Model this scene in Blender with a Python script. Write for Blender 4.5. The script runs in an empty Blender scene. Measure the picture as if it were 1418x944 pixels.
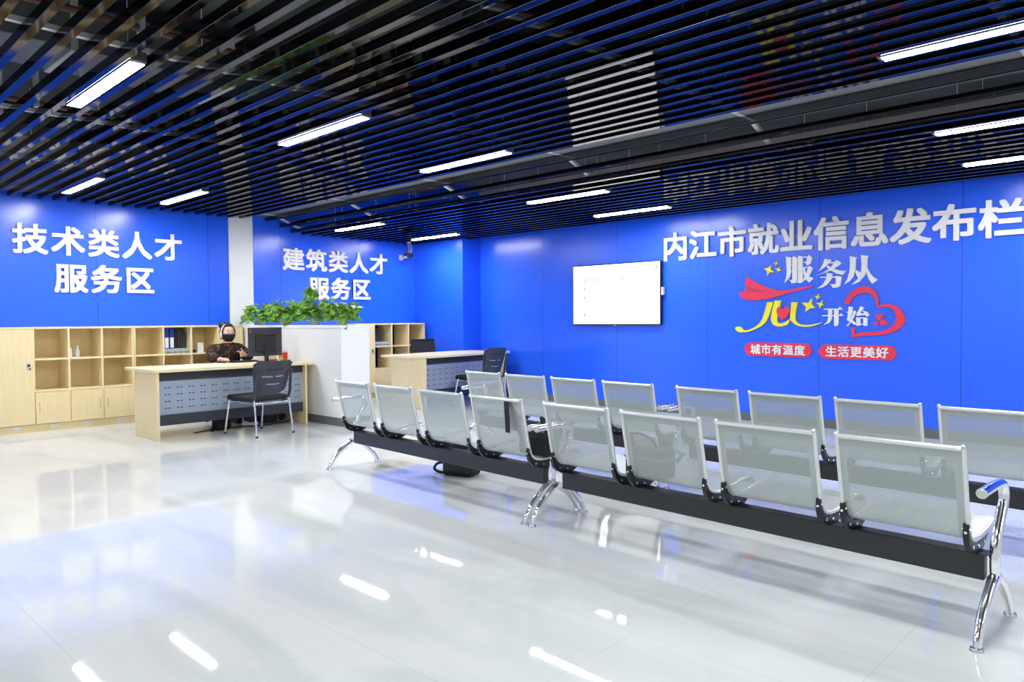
import bpy, bmesh, math, random
from mathutils import Vector, Matrix
random.seed(7)
SC = bpy.context.scene
COL = SC.collection
PI = math.pi

# ------------------------------------------------------------------ camera, world, exposure
cam = bpy.data.cameras.new('camera')
cam.sensor_width = 36.0
cam.lens = 36.0 * 1024.065 / 1418.0
cam.clip_start = 0.05
co = bpy.data.objects.new('camera', cam)
COL.objects.link(co)
co.matrix_world = Matrix(((0.72768387, -0.01489674, 0.68575088, 0.0),
                          (0.68587754, 0.02592171, -0.72725516, 0.0),
                          (-0.00694211, 0.99955298, 0.02908015, 1.25),
                          (0, 0, 0, 1)))
SC.camera = co
SC.view_settings.view_transform = 'Standard'
SC.view_settings.look = 'None'
SC.view_settings.exposure = 0.0
SC.view_settings.gamma = 1.0
SC.view_settings.use_curve_mapping = False

LAMP = 112.0          # emission of the ceiling light diffusers
AREA_W = 25.0        # watts of each lamp out of frame
WORLD = 0.60
w = bpy.data.worlds.new('world')
SC.world = w
w.use_nodes = True
bg = w.node_tree.nodes['Background']
bg.inputs[0].default_value = (0.93, 0.97, 1.0, 1)
bg.inputs[1].default_value = WORLD
# the other rows of ceiling lamps, behind and to the right of the frame
for lx, ly in ((-5.0, 0.05), (-5.0, -1.5), (-9.0, 0.6), (-9.0, -1.0), (-1.0, 3.0), (-1.0, 1.45), (-1.0, -0.1),
               (3.0, 4.6), (3.0, 6.8), (3.0, 8.3), (3.0, 3.0), (3.0, 1.45)):
    al = bpy.data.lights.new('ceiling_lamp_light', 'AREA')
    al.shape = 'RECTANGLE'; al.size = 1.2; al.size_y = 0.09; al.energy = AREA_W
    al.color = (0.96, 0.98, 1.0)
    ao = bpy.data.objects.new('ceiling_lamp_light', al)
    ao.location = (lx, ly, 2.69)
    COL.objects.link(ao)

# ------------------------------------------------------------------ materials
MATS = {}
def P(name, col, rough=0.5, metal=0.0, spec=0.5, emit=None, estr=0.0, coat=0.0, trans=0.0):
    m = bpy.data.materials.new(name); m.use_nodes = True
    b = m.node_tree.nodes['Principled BSDF']
    b.inputs['Base Color'].default_value = (*col, 1)
    b.inputs['Roughness'].default_value = rough
    b.inputs['Metallic'].default_value = metal
    b.inputs['Specular IOR Level'].default_value = spec
    b.inputs['Coat Weight'].default_value = coat
    b.inputs['Transmission Weight'].default_value = trans
    if emit:
        b.inputs['Emission Color'].default_value = (*emit, 1)
        b.inputs['Emission Strength'].default_value = estr
    MATS[name] = m
    return m
def N(m, t, **kw):
    n = m.node_tree.nodes.new(t)
    for k, v in kw.items(): setattr(n, k, v)
    return n
def L(m, a, b): m.node_tree.links.new(a, b)
def bsdf(m): return m.node_tree.nodes['Principled BSDF']
def noise_mix(m, c1, c2, scale, stretch=(1, 1, 1), detail=4, lo=0.4, hi=0.6, rough_var=None, distort=0.0):
    tc = N(m, 'ShaderNodeTexCoord'); mp = N(m, 'ShaderNodeMapping')
    mp.inputs['Scale'].default_value = stretch
    nz = N(m, 'ShaderNodeTexNoise'); nz.inputs['Scale'].default_value = scale
    nz.inputs['Detail'].default_value = detail; nz.inputs['Distortion'].default_value = distort
    rp = N(m, 'ShaderNodeValToRGB')
    rp.color_ramp.elements[0].position = lo; rp.color_ramp.elements[0].color = (*c1, 1)
    rp.color_ramp.elements[1].position = hi; rp.color_ramp.elements[1].color = (*c2, 1)
    L(m, tc.outputs['Object'], mp.inputs['Vector']); L(m, mp.outputs['Vector'], nz.inputs['Vector'])
    L(m, nz.outputs['Fac'], rp.inputs['Fac']); L(m, rp.outputs['Color'], bsdf(m).inputs['Base Color'])
    return rp

BLUE = (0.014, 0.125, 0.97)
def wall_blue(name, axis, period, phase):
    m = P(name, BLUE, 0.26, spec=0.7)
    tc = N(m, 'ShaderNodeTexCoord'); sp = N(m, 'ShaderNodeSeparateXYZ')
    L(m, tc.outputs['Object'], sp.inputs[0])
    a = N(m, 'ShaderNodeMath', operation='SUBTRACT'); a.inputs[1].default_value = phase
    L(m, sp.outputs[axis], a.inputs[0])
    d = N(m, 'ShaderNodeMath', operation='DIVIDE'); d.inputs[1].default_value = period
    L(m, a.outputs[0], d.inputs[0])
    f = N(m, 'ShaderNodeMath', operation='FRACT'); L(m, d.outputs[0], f.inputs[0])
    lt = N(m, 'ShaderNodeMath', operation='LESS_THAN'); lt.inputs[1].default_value = 0.006 / period
    L(m, f.outputs[0], lt.inputs[0])
    mx = N(m, 'ShaderNodeMix', data_type='RGBA')
    mx.inputs['A'].default_value = (*BLUE, 1); mx.inputs['B'].default_value = (0.003, 0.035, 0.42, 1)
    L(m, lt.outputs[0], mx.inputs['Factor']); L(m, mx.outputs['Result'], bsdf(m).inputs['Base Color'])
    return m
wall_blue('blue_left', 'Y', 1.42, 3.19)
wall_blue('blue_alcove', 'Y', 1.42, 5.70)
wall_blue('blue_back', 'X', 1.42, 1.424)
P('blue_plain', BLUE, 0.26, spec=0.7)
P('white_wall', (0.87, 0.88, 0.87), 0.5)
P('cream_wall', (0.52, 0.48, 0.42), 0.7)
P('slab', (0.13, 0.15, 0.14), 0.8); noise_mix(MATS['slab'], (0.06, 0.072, 0.068), (0.10, 0.115, 0.108), 1.2)
P('plenum_dark', (0.03, 0.03, 0.03), 0.7)
P('duct_metal', (0.22, 0.24, 0.25), 0.45, metal=0.6)
P('beam_grey', (0.20, 0.205, 0.21), 0.6)
P('conduit_red', (0.16, 0.06, 0.04), 0.5)
P('galvanised', (0.75, 0.75, 0.72), 0.4, metal=0.3)
P('slat', (0.145, 0.145, 0.155), 0.045, metal=1.0)
bsdf_ = MATS['slat'].node_tree.nodes['Principled BSDF']; bsdf_.inputs['Specular Tint'].default_value = (0.5, 0.5, 0.52, 1)
P('lamp_shell', (0.10, 0.10, 0.105), 0.4, metal=0.2)
P('lamp_glow', (1, 1, 1), 0.5, emit=(0.97, 0.98, 1.0), estr=LAMP)
# floor: glossy white tiles, faint marble veins, thin joints
m = P('floor_tile', (0.74, 0.76, 0.75), 0.03, spec=0.34)
tc = N(m, 'ShaderNodeTexCoord'); mp = N(m, 'ShaderNodeMapping'); mp.inputs['Location'].default_value = (0.845, -0.05, 0)
br = N(m, 'ShaderNodeTexBrick'); br.offset = 0.0; br.squash = 1.0
br.inputs['Scale'].default_value = 1.0; br.inputs['Brick Width'].default_value = 0.8; br.inputs['Row Height'].default_value = 0.8
br.inputs['Mortar Size'].default_value = 0.0012; br.inputs['Mortar Smooth'].default_value = 0.3
br.inputs['Mortar'].default_value = (0.52, 0.545, 0.545, 1)
mp2 = N(m, 'ShaderNodeMapping'); mp2.inputs['Scale'].default_value = (0.5, 1.6, 1); mp2.inputs['Rotation'].default_value = (0, 0, 0.5)
nz = N(m, 'ShaderNodeTexNoise'); nz.inputs['Scale'].default_value = 1.1; nz.inputs['Detail'].default_value = 7; nz.inputs['Distortion'].default_value = 1.2
rp = N(m, 'ShaderNodeValToRGB')
rp.color_ramp.elements[0].position = 0.36; rp.color_ramp.elements[0].color = (0.615, 0.65, 0.65, 1)
rp.color_ramp.elements[1].position = 0.56; rp.color_ramp.elements[1].color = (0.71, 0.735, 0.725, 1)
L(m, tc.outputs['Object'], mp.inputs[0]); L(m, mp.outputs[0], br.inputs['Vector'])
L(m, tc.outputs['Object'], mp2.inputs[0]); L(m, mp2.outputs[0], nz.inputs['Vector']); L(m, nz.outputs['Fac'], rp.inputs['Fac'])
L(m, rp.outputs['Color'], br.inputs['Color1']); L(m, rp.outputs['Color'], br.inputs['Color2'])
L(m, br.outputs['Color'], bsdf(m).inputs['Base Color'])
# maple laminate
P('maple', (0.80, 0.66, 0.43), 0.38); noise_mix(MATS['maple'], (0.86, 0.69, 0.375), (0.90, 0.755, 0.45), 3.0, (14, 14, 1.2), lo=0.3, hi=0.7)
P('maple_edge', (0.91, 0.77, 0.47), 0.35)
P('gap_dark', (0.25, 0.18, 0.09), 0.7)
P('handle_pale', (0.62, 0.55, 0.42), 0.3, metal=0.3)
P('black_plastic', (0.012, 0.013, 0.017), 0.42)
P('black_soft', (0.010, 0.010, 0.012), 0.7)
P('charcoal', (0.032, 0.036, 0.045), 0.45)
P('modesty_grey', (0.34, 0.40, 0.50), 0.4, metal=0.2)
P('chrome', (0.95, 0.955, 0.97), 0.14, metal=1.0)
P('chrome_satin', (0.80, 0.80, 0.80), 0.2, metal=1.0)
P('beam_black', (0.022, 0.024, 0.028), 0.35)
P('bracket_black', (0.008, 0.008, 0.010), 0.3)
P('silver_paint', (0.60, 0.63, 0.62), 0.32, metal=0.35)
P('silver_edge', (0.80, 0.82, 0.81), 0.25, metal=0.4)
# perforated seat steel: a hexagonal grid of round holes inside a plain margin (UV in metres)
m = P('perforated', (0.45, 0.50, 0.485), 0.36, metal=0.25)
uv = N(m, 'ShaderNodeUVMap'); uv.uv_map = 'UVMap'
sx = N(m, 'ShaderNodeSeparateXYZ'); L(m, uv.outputs[0], sx.inputs[0])
def M2(op, a, b=None):
    n = N(m, 'ShaderNodeMath', operation=op)
    for i, q in enumerate((a, b)):
        if q is None: continue
        if isinstance(q, (int, float)): n.inputs[i].default_value = q
        else: L(m, q, n.inputs[i])
    return n.outputs[0]
PX, PY, RAD = 0.0072, 0.0072 * 1.732, 0.00175
def grid(off):
    ax = M2('SUBTRACT', M2('FRACT', M2('ADD', M2('DIVIDE', sx.outputs['X'], PX), off)), 0.5)
    ay = M2('SUBTRACT', M2('FRACT', M2('ADD', M2('DIVIDE', sx.outputs['Y'], PY), off)), 0.5)
    ax = M2('MULTIPLY', ax, PX); ay = M2('MULTIPLY', ay, PY)
    return M2('ADD', M2('MULTIPLY', ax, ax), M2('MULTIPLY', ay, ay))
dmin = M2('MINIMUM', grid(0.0), grid(0.5))
hole = M2('LESS_THAN', dmin, RAD * RAD)
inx = M2('LESS_THAN', M2('ABSOLUTE', sx.outputs['X']), 0.205)
iny = M2('LESS_THAN', M2('ABSOLUTE', M2('SUBTRACT', sx.outputs['Y'], 0.43)), 0.36)
mask = M2('MULTIPLY', hole, M2('MULTIPLY', inx, iny))
L(m, M2('SUBTRACT', 1.0, mask), bsdf(m).inputs['Alpha'])
P('screen_white', (0.02, 0.02, 0.02), 0.2, emit=(1.0, 0.99, 0.99), estr=3.2)
P('screen_teal', (0.02, 0.02, 0.02), 0.2, emit=(0.04, 0.58, 0.56), estr=1.0)
P('screen_pale', (0.02, 0.02, 0.02), 0.2, emit=(0.66, 0.93, 0.88), estr=1.0)
P('sign_white', (0.84, 0.84, 0.85), 0.4)
P('sign_red', (0.80, 0.035, 0.09), 0.35)
P('sign_red_dark', (0.50, 0.03, 0.10), 0.35)
P('sign_yellow', (0.88, 0.80, 0.03), 0.35)
P('leaf', (0.12, 0.33, 0.03), 0.4); noise_mix(MATS['leaf'], (0.06, 0.22, 0.015), (0.28, 0.52, 0.06), 14.0, lo=0.35, hi=0.65)
P('stem', (0.16, 0.34, 0.06), 0.5)
P('pot_clear', (0.60, 0.66, 0.68), 0.25, trans=0.3)
P('skin', (0.80, 0.52, 0.40), 0.5)
P('hair', (0.020, 0.010, 0.008), 0.45)
P('jacket', (0.02, 0.012, 0.008), 0.8)
m = MATS['jacket']
tc = N(m, 'ShaderNodeTexCoord'); vo = N(m, 'ShaderNodeTexNoise'); vo.inputs['Scale'].default_value = 22.0; vo.inputs['Detail'].default_value = 1.5; vo.inputs['Distortion'].default_value = 1.0
rp = N(m, 'ShaderNodeValToRGB')
e = rp.color_ramp.elements
e[0].position = 0.0; e[0].color = (0.010, 0.006, 0.005, 1)
e[1].position = 0.57; e[1].color = (0.012, 0.007, 0.006, 1)
k = e.new(0.60); k.color = (0.22, 0.075, 0.028, 1)
k = e.new(0.65); k.color = (0.28, 0.10, 0.04, 1)
k = e.new(0.69); k.color = (0.010, 0.006, 0.005, 1)
L(m, tc.outputs['Object'], vo.inputs['Vector']); L(m, vo.outputs['Fac'], rp.inputs['Fac']); L(m, rp.outputs['Color'], bsdf(m).inputs['Base Color'])
P('trousers', (0.012, 0.012, 0.015), 0.8)
P('binder_blue', (0.01, 0.035, 0.30), 0.4)
P('paper', (0.86, 0.86, 0.85), 0.6)
P('tray_grey', (0.42, 0.46, 0.46), 0.5)
P('tray_slot', (0.10, 0.18, 0.18), 0.5)
P('book_dark', (0.05, 0.05, 0.045), 0.6)
P('red_box', (0.65, 0.03, 0.04), 0.4)
P('green_toy', (0.35, 0.55, 0.03), 0.4)
P('orange', (0.75, 0.20, 0.04), 0.45)
P('cable_teal', (0.16, 0.36, 0.38), 0.45)
P('mesh_fabric', (0.02, 0.02, 0.023), 0.7)
P('pale_grey', (0.60, 0.62, 0.63), 0.45)
P('mid_grey', (0.22, 0.23, 0.24), 0.5)
P('base_tile', (0.13, 0.15, 0.155), 0.35)
P('pink_white', (0.80, 0.66, 0.62), 0.4)

# ------------------------------------------------------------------ mesh helpers
class MB:
    def __init__(s):
        s.bm = bmesh.new(); s.uv = None
    def _mat(s, faces, mi):
        for f in faces: f.material_index = mi
    def box(s, x0, x1, y0, y1, z0, z1, bev=0.0, mi=0, M=None, seg=2):
        vs = [s.bm.verts.new(p) for p in ((x0,y0,z0),(x1,y0,z0),(x1,y1,z0),(x0,y1,z0),(x0,y0,z1),(x1,y0,z1),(x1,y1,z1),(x0,y1,z1))]
        fs = [s.bm.faces.new([vs[i] for i in q]) for q in ((3,2,1,0),(4,5,6,7),(0,1,5,4),(1,2,6,5),(2,3,7,6),(3,0,4,7))]
        s._mat(fs, mi)
        if M is not None: bmesh.ops.transform(s.bm, matrix=M, verts=vs)
        if bev:
            es = list({e for f in fs for e in f.edges})
            r = bmesh.ops.bevel(s.bm, geom=es, offset=bev, segments=seg, affect='EDGES', profile=0.5)
            s._mat(r['faces'], mi)
        return s
    def prism(s, poly, fn, h0, h1, mi=0):
        """poly: 2-D outline; fn(a,b,h) -> 3-D point; extruded from h0 to h1"""
        area = sum(poly[i][0]*poly[(i+1)%len(poly)][1] - poly[(i+1)%len(poly)][0]*poly[i][1] for i in range(len(poly)))
        if area < 0: poly = poly[::-1]
        a = [s.bm.verts.new(fn(p[0], p[1], h0)) for p in poly]
        b = [s.bm.verts.new(fn(p[0], p[1], h1)) for p in poly]
        n = len(poly)
        fs = [s.bm.faces.new(a[::-1]), s.bm.faces.new(b)]
        for f in fs: f.normal_update()
        sides = [s.bm.faces.new((a[i], a[(i+1)%n], b[(i+1)%n], b[i])) for i in range(n)]
        r = bmesh.ops.triangulate(s.bm, faces=fs, ngon_method='EAR_CLIP')
        s._mat(r['faces'], mi); s._mat(sides, mi)
        bmesh.ops.recalc_face_normals(s.bm, faces=r['faces'] + sides)
        return s
    def tube(s, pts, r, n=10, mi=0, cap=True, flat=1.0):
        pts = [Vector(p) for p in pts]
        if not isinstance(r, (list, tuple)): r = [r]*len(pts)
        t0 = (pts[1]-pts[0]).normalized()
        up = Vector((0,0,1)) if abs(t0.z) < 0.9 else Vector((1,0,0))
        nrm = t0.cross(up).normalized(); rings = []
        for i, p in enumerate(pts):
            if i == 0: t = t0
            elif i == len(pts)-1: t = (pts[i]-pts[i-1]).normalized()
            else: t = ((pts[i+1]-pts[i]).normalized() + (pts[i]-pts[i-1]).normalized()).normalized()
            nrm = (nrm - t*nrm.dot(t)).normalized(); bn = t.cross(nrm)
            rings.append([s.bm.verts.new(p + (nrm*math.cos(2*PI*k/n) + bn*flat*math.sin(2*PI*k/n))*r[i]) for k in range(n)])
        fs = []
        for i in range(len(rings)-1):
            for k in range(n):
                fs.append(s.bm.faces.new((rings[i][k], rings[i][(k+1)%n], rings[i+1][(k+1)%n], rings[i+1][k])))
        if cap:
            fs.append(s.bm.faces.new(rings[0][::-1])); fs.append(s.bm.faces.new(rings[-1]))
        s._mat(fs, mi)
        return s
    def lathe(s, prof, c=(0,0,0), n=20, mi=0, M=None):
        """prof: (radius, z) list; closed at ends where radius is 0"""
        new = []; rings = []
        for rr, z in prof:
            if rr <= 1e-6:
                v = s.bm.verts.new((c[0], c[1], c[2]+z)); rings.append([v]); new.append(v)
            else:
                q = [s.bm.verts.new((c[0]+rr*math.cos(2*PI*k/n), c[1]+rr*math.sin(2*PI*k/n), c[2]+z)) for k in range(n)]
                rings.append(q); new += q
        fs = []
        for a, b in zip(rings, rings[1:]):
            for k in range(n):
                if len(a) == 1 and len(b) == 1: continue
                if len(a) == 1: fs.append(s.bm.faces.new((a[0], b[(k+1)%n], b[k])))
                elif len(b) == 1: fs.append(s.bm.faces.new((a[k], a[(k+1)%n], b[0])))
                else: fs.append(s.bm.faces.new((a[k], a[(k+1)%n], b[(k+1)%n], b[k])))
        if len(rings[0]) > 1: fs.append(s.bm.faces.new(rings[0][::-1]))
        if len(rings[-1]) > 1: fs.append(s.bm.faces.new(rings[-1]))
        s._mat(fs, mi)
        bmesh.ops.recalc_face_normals(s.bm, faces=fs)
        if M is not None: bmesh.ops.transform(s.bm, matrix=M, verts=new)
        return s
    def ball(s, c, r, n=12, mi=0, M=None):
        rx, ry, rz = r if isinstance(r, tuple) else (r, r, r)
        mat = Matrix.Translation(c) @ (M if M is not None else Matrix()) @ Matrix.Diagonal((rx, ry, rz, 1))
        d = bmesh.ops.create_uvsphere(s.bm, u_segments=n*2 if n < 10 else n+6, v_segments=n, radius=1.0, matrix=mat)
        s._mat({f for v in d['verts'] for f in v.link_faces}, mi)
        return s
    def build(s, name, mat, parent=None, smooth=False, M=None, angle=40):
        if M is not None: bmesh.ops.transform(s.bm, matrix=M, verts=s.bm.verts)
        me = bpy.data.meshes.new(name)
        s.bm.normal_update(); s.bm.to_mesh(me); s.bm.free()
        for q in (mat if isinstance(mat, (list, tuple)) else [mat]): me.materials.append(MATS[q])
        if smooth:
            for p in me.polygons: p.use_smooth = True
            try: me.set_sharp_from_angle(angle=math.radians(angle))
            except Exception: pass
        o = bpy.data.objects.new(name, me); COL.objects.link(o)
        if parent: o.parent = parent
        return o
def thing(name, label, cat, loc=(0,0,0), rotz=0.0, group=None):
    o = bpy.data.objects.new(name, None); COL.objects.link(o)
    o.location = loc; o.rotation_euler = (0, 0, rotz)
    o['label'] = label; o['category'] = cat
    if group: o['group'] = group
    return o
def tag(o, label, cat, group=None):
    o['label'] = label; o['category'] = cat
    if group: o['group'] = group
    return o
def struct(o):
    o['kind'] = 'structure'; return o
def dup(root, loc=None, rotz=None, label=None):
    r = root.copy(); COL.objects.link(r)
    if loc is not None: r.location = loc
    if rotz is not None: r.rotation_euler = (0, 0, rotz)
    if label: r['label'] = label
    for ch in list(root.children):
        c = ch.copy(); COL.objects.link(c); c.parent = r
        for g in list(ch.children):
            d = g.copy(); COL.objects.link(d); d.parent = c
    return r
def smooth_path(pts, n=6):
    """Catmull-Rom through the points"""
    P_ = [Vector(p) for p in pts]; out = []
    for i in range(len(P_)-1):
        a = P_[max(i-1,0)]; b = P_[i]; c = P_[i+1]; d = P_[min(i+2,len(P_)-1)]
        for k in range(n):
            t = k/n
            out.append(0.5*((2*b)+(c-a)*t+(2*a-5*b+4*c-d)*t*t+(3*b-a-3*c+d)*t**3))
    out.append(P_[-1]); return out
def evaluated(o):
    dg = bpy.context.evaluated_depsgraph_get(); dg.update()
    me = bpy.data.meshes.new_from_object(o.evaluated_get(dg))
    return me
def skin_mesh(name, nodes, edges, mat, parent, sub=2, root=0):
    """nodes: list of (x,y,z,rx,ry)"""
    me = bpy.data.meshes.new(name)
    me.from_pydata([q[:3] for q in nodes], edges, [])
    o = bpy.data.objects.new(name, me); COL.objects.link(o)
    o.modifiers.new('skin', 'SKIN'); md = o.modifiers.new('sub', 'SUBSURF'); md.levels = sub; md.render_levels = sub
    if not me.skin_vertices: me.skin_vertices.new()
    for i, q in enumerate(nodes):
        sv = me.skin_vertices[0].data[i]
        sv.radius = (q[3], q[4] if len(q) > 4 else q[3]); sv.use_root = (i == root)
    m2 = evaluated(o); m2.name = name
    o.modifiers.clear(); o.data = m2; bpy.data.meshes.remove(me)
    m2.materials.clear(); m2.materials.append(MATS[mat])
    for p in m2.polygons: p.use_smooth = True
    if parent: o.parent = parent
    return o
GLYPH = {}
def glyph(ch, bold):
    """outline mesh of one character, em size 1, extruded 1; bold strokes by widening the outline on all sides"""
    if (ch, bold) not in GLYPH:
        c = bpy.data.curves.new('glyph', 'FONT'); c.body = ch; c.extrude = 0.5; c.resolution_u = 3
        o = bpy.data.objects.new('glyph', c); COL.objects.link(o)
        me = evaluated(o); me.materials.clear()
        bpy.data.objects.remove(o); bpy.data.curves.remove(c)
        b = bmesh.new()
        for i, (dx, dy) in enumerate(((0, 0), (1, 1), (-1, 1), (1, -1), (-1, -1), (1, 0), (-1, 0), (0, 1), (0, -1))):
            q = bmesh.new(); q.from_mesh(me)
            for v in q.verts: v.co = (v.co.x + dx*bold, v.co.y + dy*bold, v.co.z*(1.0 - 0.025*i))
            t_ = bpy.data.meshes.new('t'); q.to_mesh(t_); q.free(); b.from_mesh(t_); bpy.data.meshes.remove(t_)
        b.to_mesh(me); b.free()
        GLYPH[(ch, bold)] = me
    return GLYPH[(ch, bold)]
def char_part(ch, x, y, ex, ey, depth, mat, parent, bold=0.02, z0=0.0):
    """character with its em box at (x, y) of the sign's own plane (x right, y up, z out of the wall)"""
    me = glyph(ch, bold).copy(); me.name = 'character'
    for v in me.vertices:
        v.co = (x + v.co.x*ex, y + (v.co.y + 0.08)*ey, z0 + depth*(v.co.z + 0.5))
    me.materials.append(MATS[mat])
    o = bpy.data.objects.new('character', me); COL.objects.link(o); o.parent = parent
    return o

# ------------------------------------------------------------------ the room
TH = math.atan(-0.0327)          # the wall with the screen stands a little askew
ZC = 2.72                        # underside of the ceiling slats
ZS = 3.45                        # slab above them
TOPX = 4.5
o = struct(MB().box(-11.6, TOPX+0.2, -3.2, 10.2, -0.12, 0).build('floor', 'floor_tile'))
o = struct(MB().box(-11.6, TOPX+0.2, -3.2, 10.2, ZS, ZS+0.15).build('ceiling', 'slab'))
def wall_box(name, x0, x1, y0, y1, mat, zc=2.78):
    b = MB().box(x0, x1, y0, y1, 0, zc)
    b.box(x0, x1, y0, y1, zc, ZS, mi=1)
    return struct(b.build(name, [mat, 'cream_wall']))
wall_box('wall_left', -10.35, -10.15, -3.0, 4.91, 'blue_left')
wall_box('wall_alcove', -10.33, -10.13, 5.262, 9.2, 'blue_alcove', ZS-0.01)
struct(MB().box(-10.5, -10.115, 4.91, 5.262, 0, ZS, bev=0.006).build('trim_1', 'white_wall'))      # white column
struct(MB().box(-10.13, -8.905, 8.275, 9.2, 0, ZS, bev=0.004).build('trim_2', 'blue_plain'))         # boxed-out corner
KB = 0.89                        # the screen wall's signs were measured on a plane 1/KB further off
BACK0 = (-10*KB, 9.74*KB, 0)
b = MB().box(-0.06, 14.8, 0, 0.2, 0, 2.78); b.box(-0.06, 14.8, 0, 0.2, 2.78, ZS, mi=1)
wb = struct(b.build('wall_back', ['blue_back', 'cream_wall'])); wb.location = BACK0; wb.rotation_euler = (0, 0, TH)
struct(MB().box(-0.05, 14.7, -0.012, 0, 0, 0.10).build('baseboard_back', 'base_tile', M=Matrix.Translation(BACK0) @ Matrix.Rotation(TH, 4, 'Z')))
struct(MB().box(TOPX, TOPX+0.2, -3.0, 9.4, 2.80, ZS).build('light_block_right', 'white_wall'))  # unseen band added to keep world light out of the plenum; open below
struct(MB().box(-10.35, TOPX+0.2, -3.2, -3.0, 2.80, ZS).build('light_block_front', 'white_wall'))  # same added blocker behind the camera, shading the space above the slats

# ------------------------------------------------------------------ above the slats
SL = -0.017                                       # the slats' own small angle
def slat_z(y):
    """the open ceiling steps down a little beyond the wide gap"""
    return ZC - 0.154*min(1.0, max(0.0, (y-5.45)/0.4))
def slat_y(yc, x): return yc + math.tan(SL)*(x+5.0)
t = tag(MB().box(-10.9, TOPX-0.1, 5.03, 5.64, 2.785, 3.42, bev=0.01).build('ceiling_beam', 'beam_grey'),
        'grey painted ceiling beam showing through the wide gap between the black slats', 'beam')
t = thing('air_duct', 'metal air duct crossing above the black slats at the upper left', 'duct', (-5.6, 0, 3.0))
MB().box(-0.28, 0.28, -2.0, 4.95, 0, 0.30, bev=0.01).build('duct_run', 'duct_metal', t)
for k in range(7): MB().box(-0.30, 0.30, -1.6+k*1.05, -1.56+k*1.05, -0.015, 0.315).build('flange', 'galvanised', t)
for k in range(2): MB().tube([(-0.25+0.5*k, 1.0, 0.28), (-0.25+0.5*k, 1.0, ZS-3.0)], 0.006, 6).build('hanger_rod', 'galvanised', t)
t = thing('cable_tray', 'dark cable tray running above the black slats at the top of the picture', 'cable tray', (-3.2, 0, 3.02))
b = MB(); b.box(-0.16, 0.16, -2.0, 4.9, 0, 0.012); b.box(-0.17, -0.155, -2.0, 4.9, 0, 0.09); b.box(0.155, 0.17, -2.0, 4.9, 0, 0.09)
b.build('tray', 'plenum_dark', t)
for k in range(3): MB().tube([(0, -1+2*k, 0.01), (0, -1+2*k, ZS-3.02)], 0.006, 6).build('hanger_rod', 'galvanised', t)
t = thing('ceiling_pipe', 'dark round pipe above the black slats near the left wall', 'pipe', (-7.6, 0, 3.12))
MB().tube([(0, -2.5, 0), (0, 4.9, 0)], 0.075, 14).build('pipe', 'plenum_dark', t, smooth=True)
for k in range(4): MB().box(-0.09, 0.09, -1.8+k*1.7, -1.74+k*1.7, -0.085, ZS-3.12).build('pipe_clamp', 'galvanised', t)
for i, (x, mt, lb) in enumerate(((-6.75, 'conduit_red', 'red conduit pipe beside the metal duct above the slats'), (-4.6, 'conduit_red', 'red conduit pipe between metal duct and cable tray above the slats'))):
    t = thing('conduit', lb, 'pipe', (x, 0, 2.98))
    MB().tube([(0, -2.5, 0), (0, 4.9, 0)], 0.022, 8).build('pipe', mt, t, smooth=True)
    for k in range(4): MB().box(-0.03, 0.03, -1.5+k*1.6, -1.47+k*1.6, -0.03, ZS-2.98).build('pipe_clamp', 'galvanised', t)
for i, (y, lb) in enumerate(((1.0, 'dark cross beam under the slab, nearest to the camera'), (2.9, 'dark cross beam under the slab, behind the nearest one'))):
    tag(MB().box(-10.1, TOPX-0.1, y, y+0.22, 3.32, ZS, bev=0.01).build('cross_beam', 'plenum_dark'), lb, 'beam')
for i, x in enumerate((-9.87, -8.06, -6.24, -4.43, -2.6, -0.8, 1.0)):
    t = thing('slat_carrier', 'thin pale metal rail carrying the black slats, number from the left wall shows as a row of dashes', 'rail', (x, 0, ZC+0.057), 0, 'pale rails above the black slats')
    t['label'] = 'thin pale metal rail lying across the tops of the black slats'
    r_ = MB().box(-0.018, 0.018, -0.6, 5.44, 0, 0.028)
    for ya, yb in ((5.44, 5.85), (5.85, 8.2)):
        za, zb = slat_z(ya)-ZC, slat_z(yb)-ZC
        vs = [r_.bm.verts.new(p) for p in ((-.018,ya,za),(.018,ya,za),(.018,yb,zb),(-.018,yb,zb),(-.018,ya,za+.028),(.018,ya,za+.028),(.018,yb,zb+.028),(-.018,yb,zb+.028))]
        for q in ((3,2,1,0),(4,5,6,7),(0,1,5,4),(1,2,6,5),(2,3,7,6),(3,0,4,7)): r_.bm.faces.new([vs[k] for k in q])
    r_.build('rail', 'galvanised', t)
    for y in (0.4, 2.0, 3.6, 6.5, 8.1): MB().tube([(0, y, slat_z(y)-ZC+0.02), (0, y, ZS-ZC-0.056)], 0.004, 6).build('hanger_rod', 'galvanised', t)

# ------------------------------------------------------------------ black ceiling slats
SP = 0.1555
ycs = [4.76 + SP*(0.5-j) for j in range(-1, 34)] + [5.40]      # lamps hang in the middle of a gap
SP2 = 0.177
ycs += [6.26 + SP2*(j+0.5) for j in range(-4, 15)]
for yc in ycs:
    xl, xr = -10.14, TOPX-0.02
    if yc + 0.065 > 8.22: xl = -8.86
    lim = 8.47 - 0.05                       # the screen wall at x = -3
    if yc > 8.30:
        xr = min(xr, (8.7-0.327*KB + 0.0 - yc - 0.085 - 0.04)/0.0157)
        if xr < -8.0: continue
    o = MB().box(xl+5.0, xr+5.0, -0.025, 0.025, 0, 0.056, bev=0.0015, seg=1).build('ceiling_slat', 'slat')
    roll = min(4.0, max(0.0, (4.9-yc)*2.1)) + random.uniform(-0.3, 0.3)      # the slats are not hung quite level
    o.location = (-5.0, yc, slat_z(yc)); o.rotation_euler = (math.radians(roll), 0, SL)
    tag(o, 'long glossy black slat of the open baffle ceiling', 'ceiling slat', 'black slats of the open ceiling')

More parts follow.
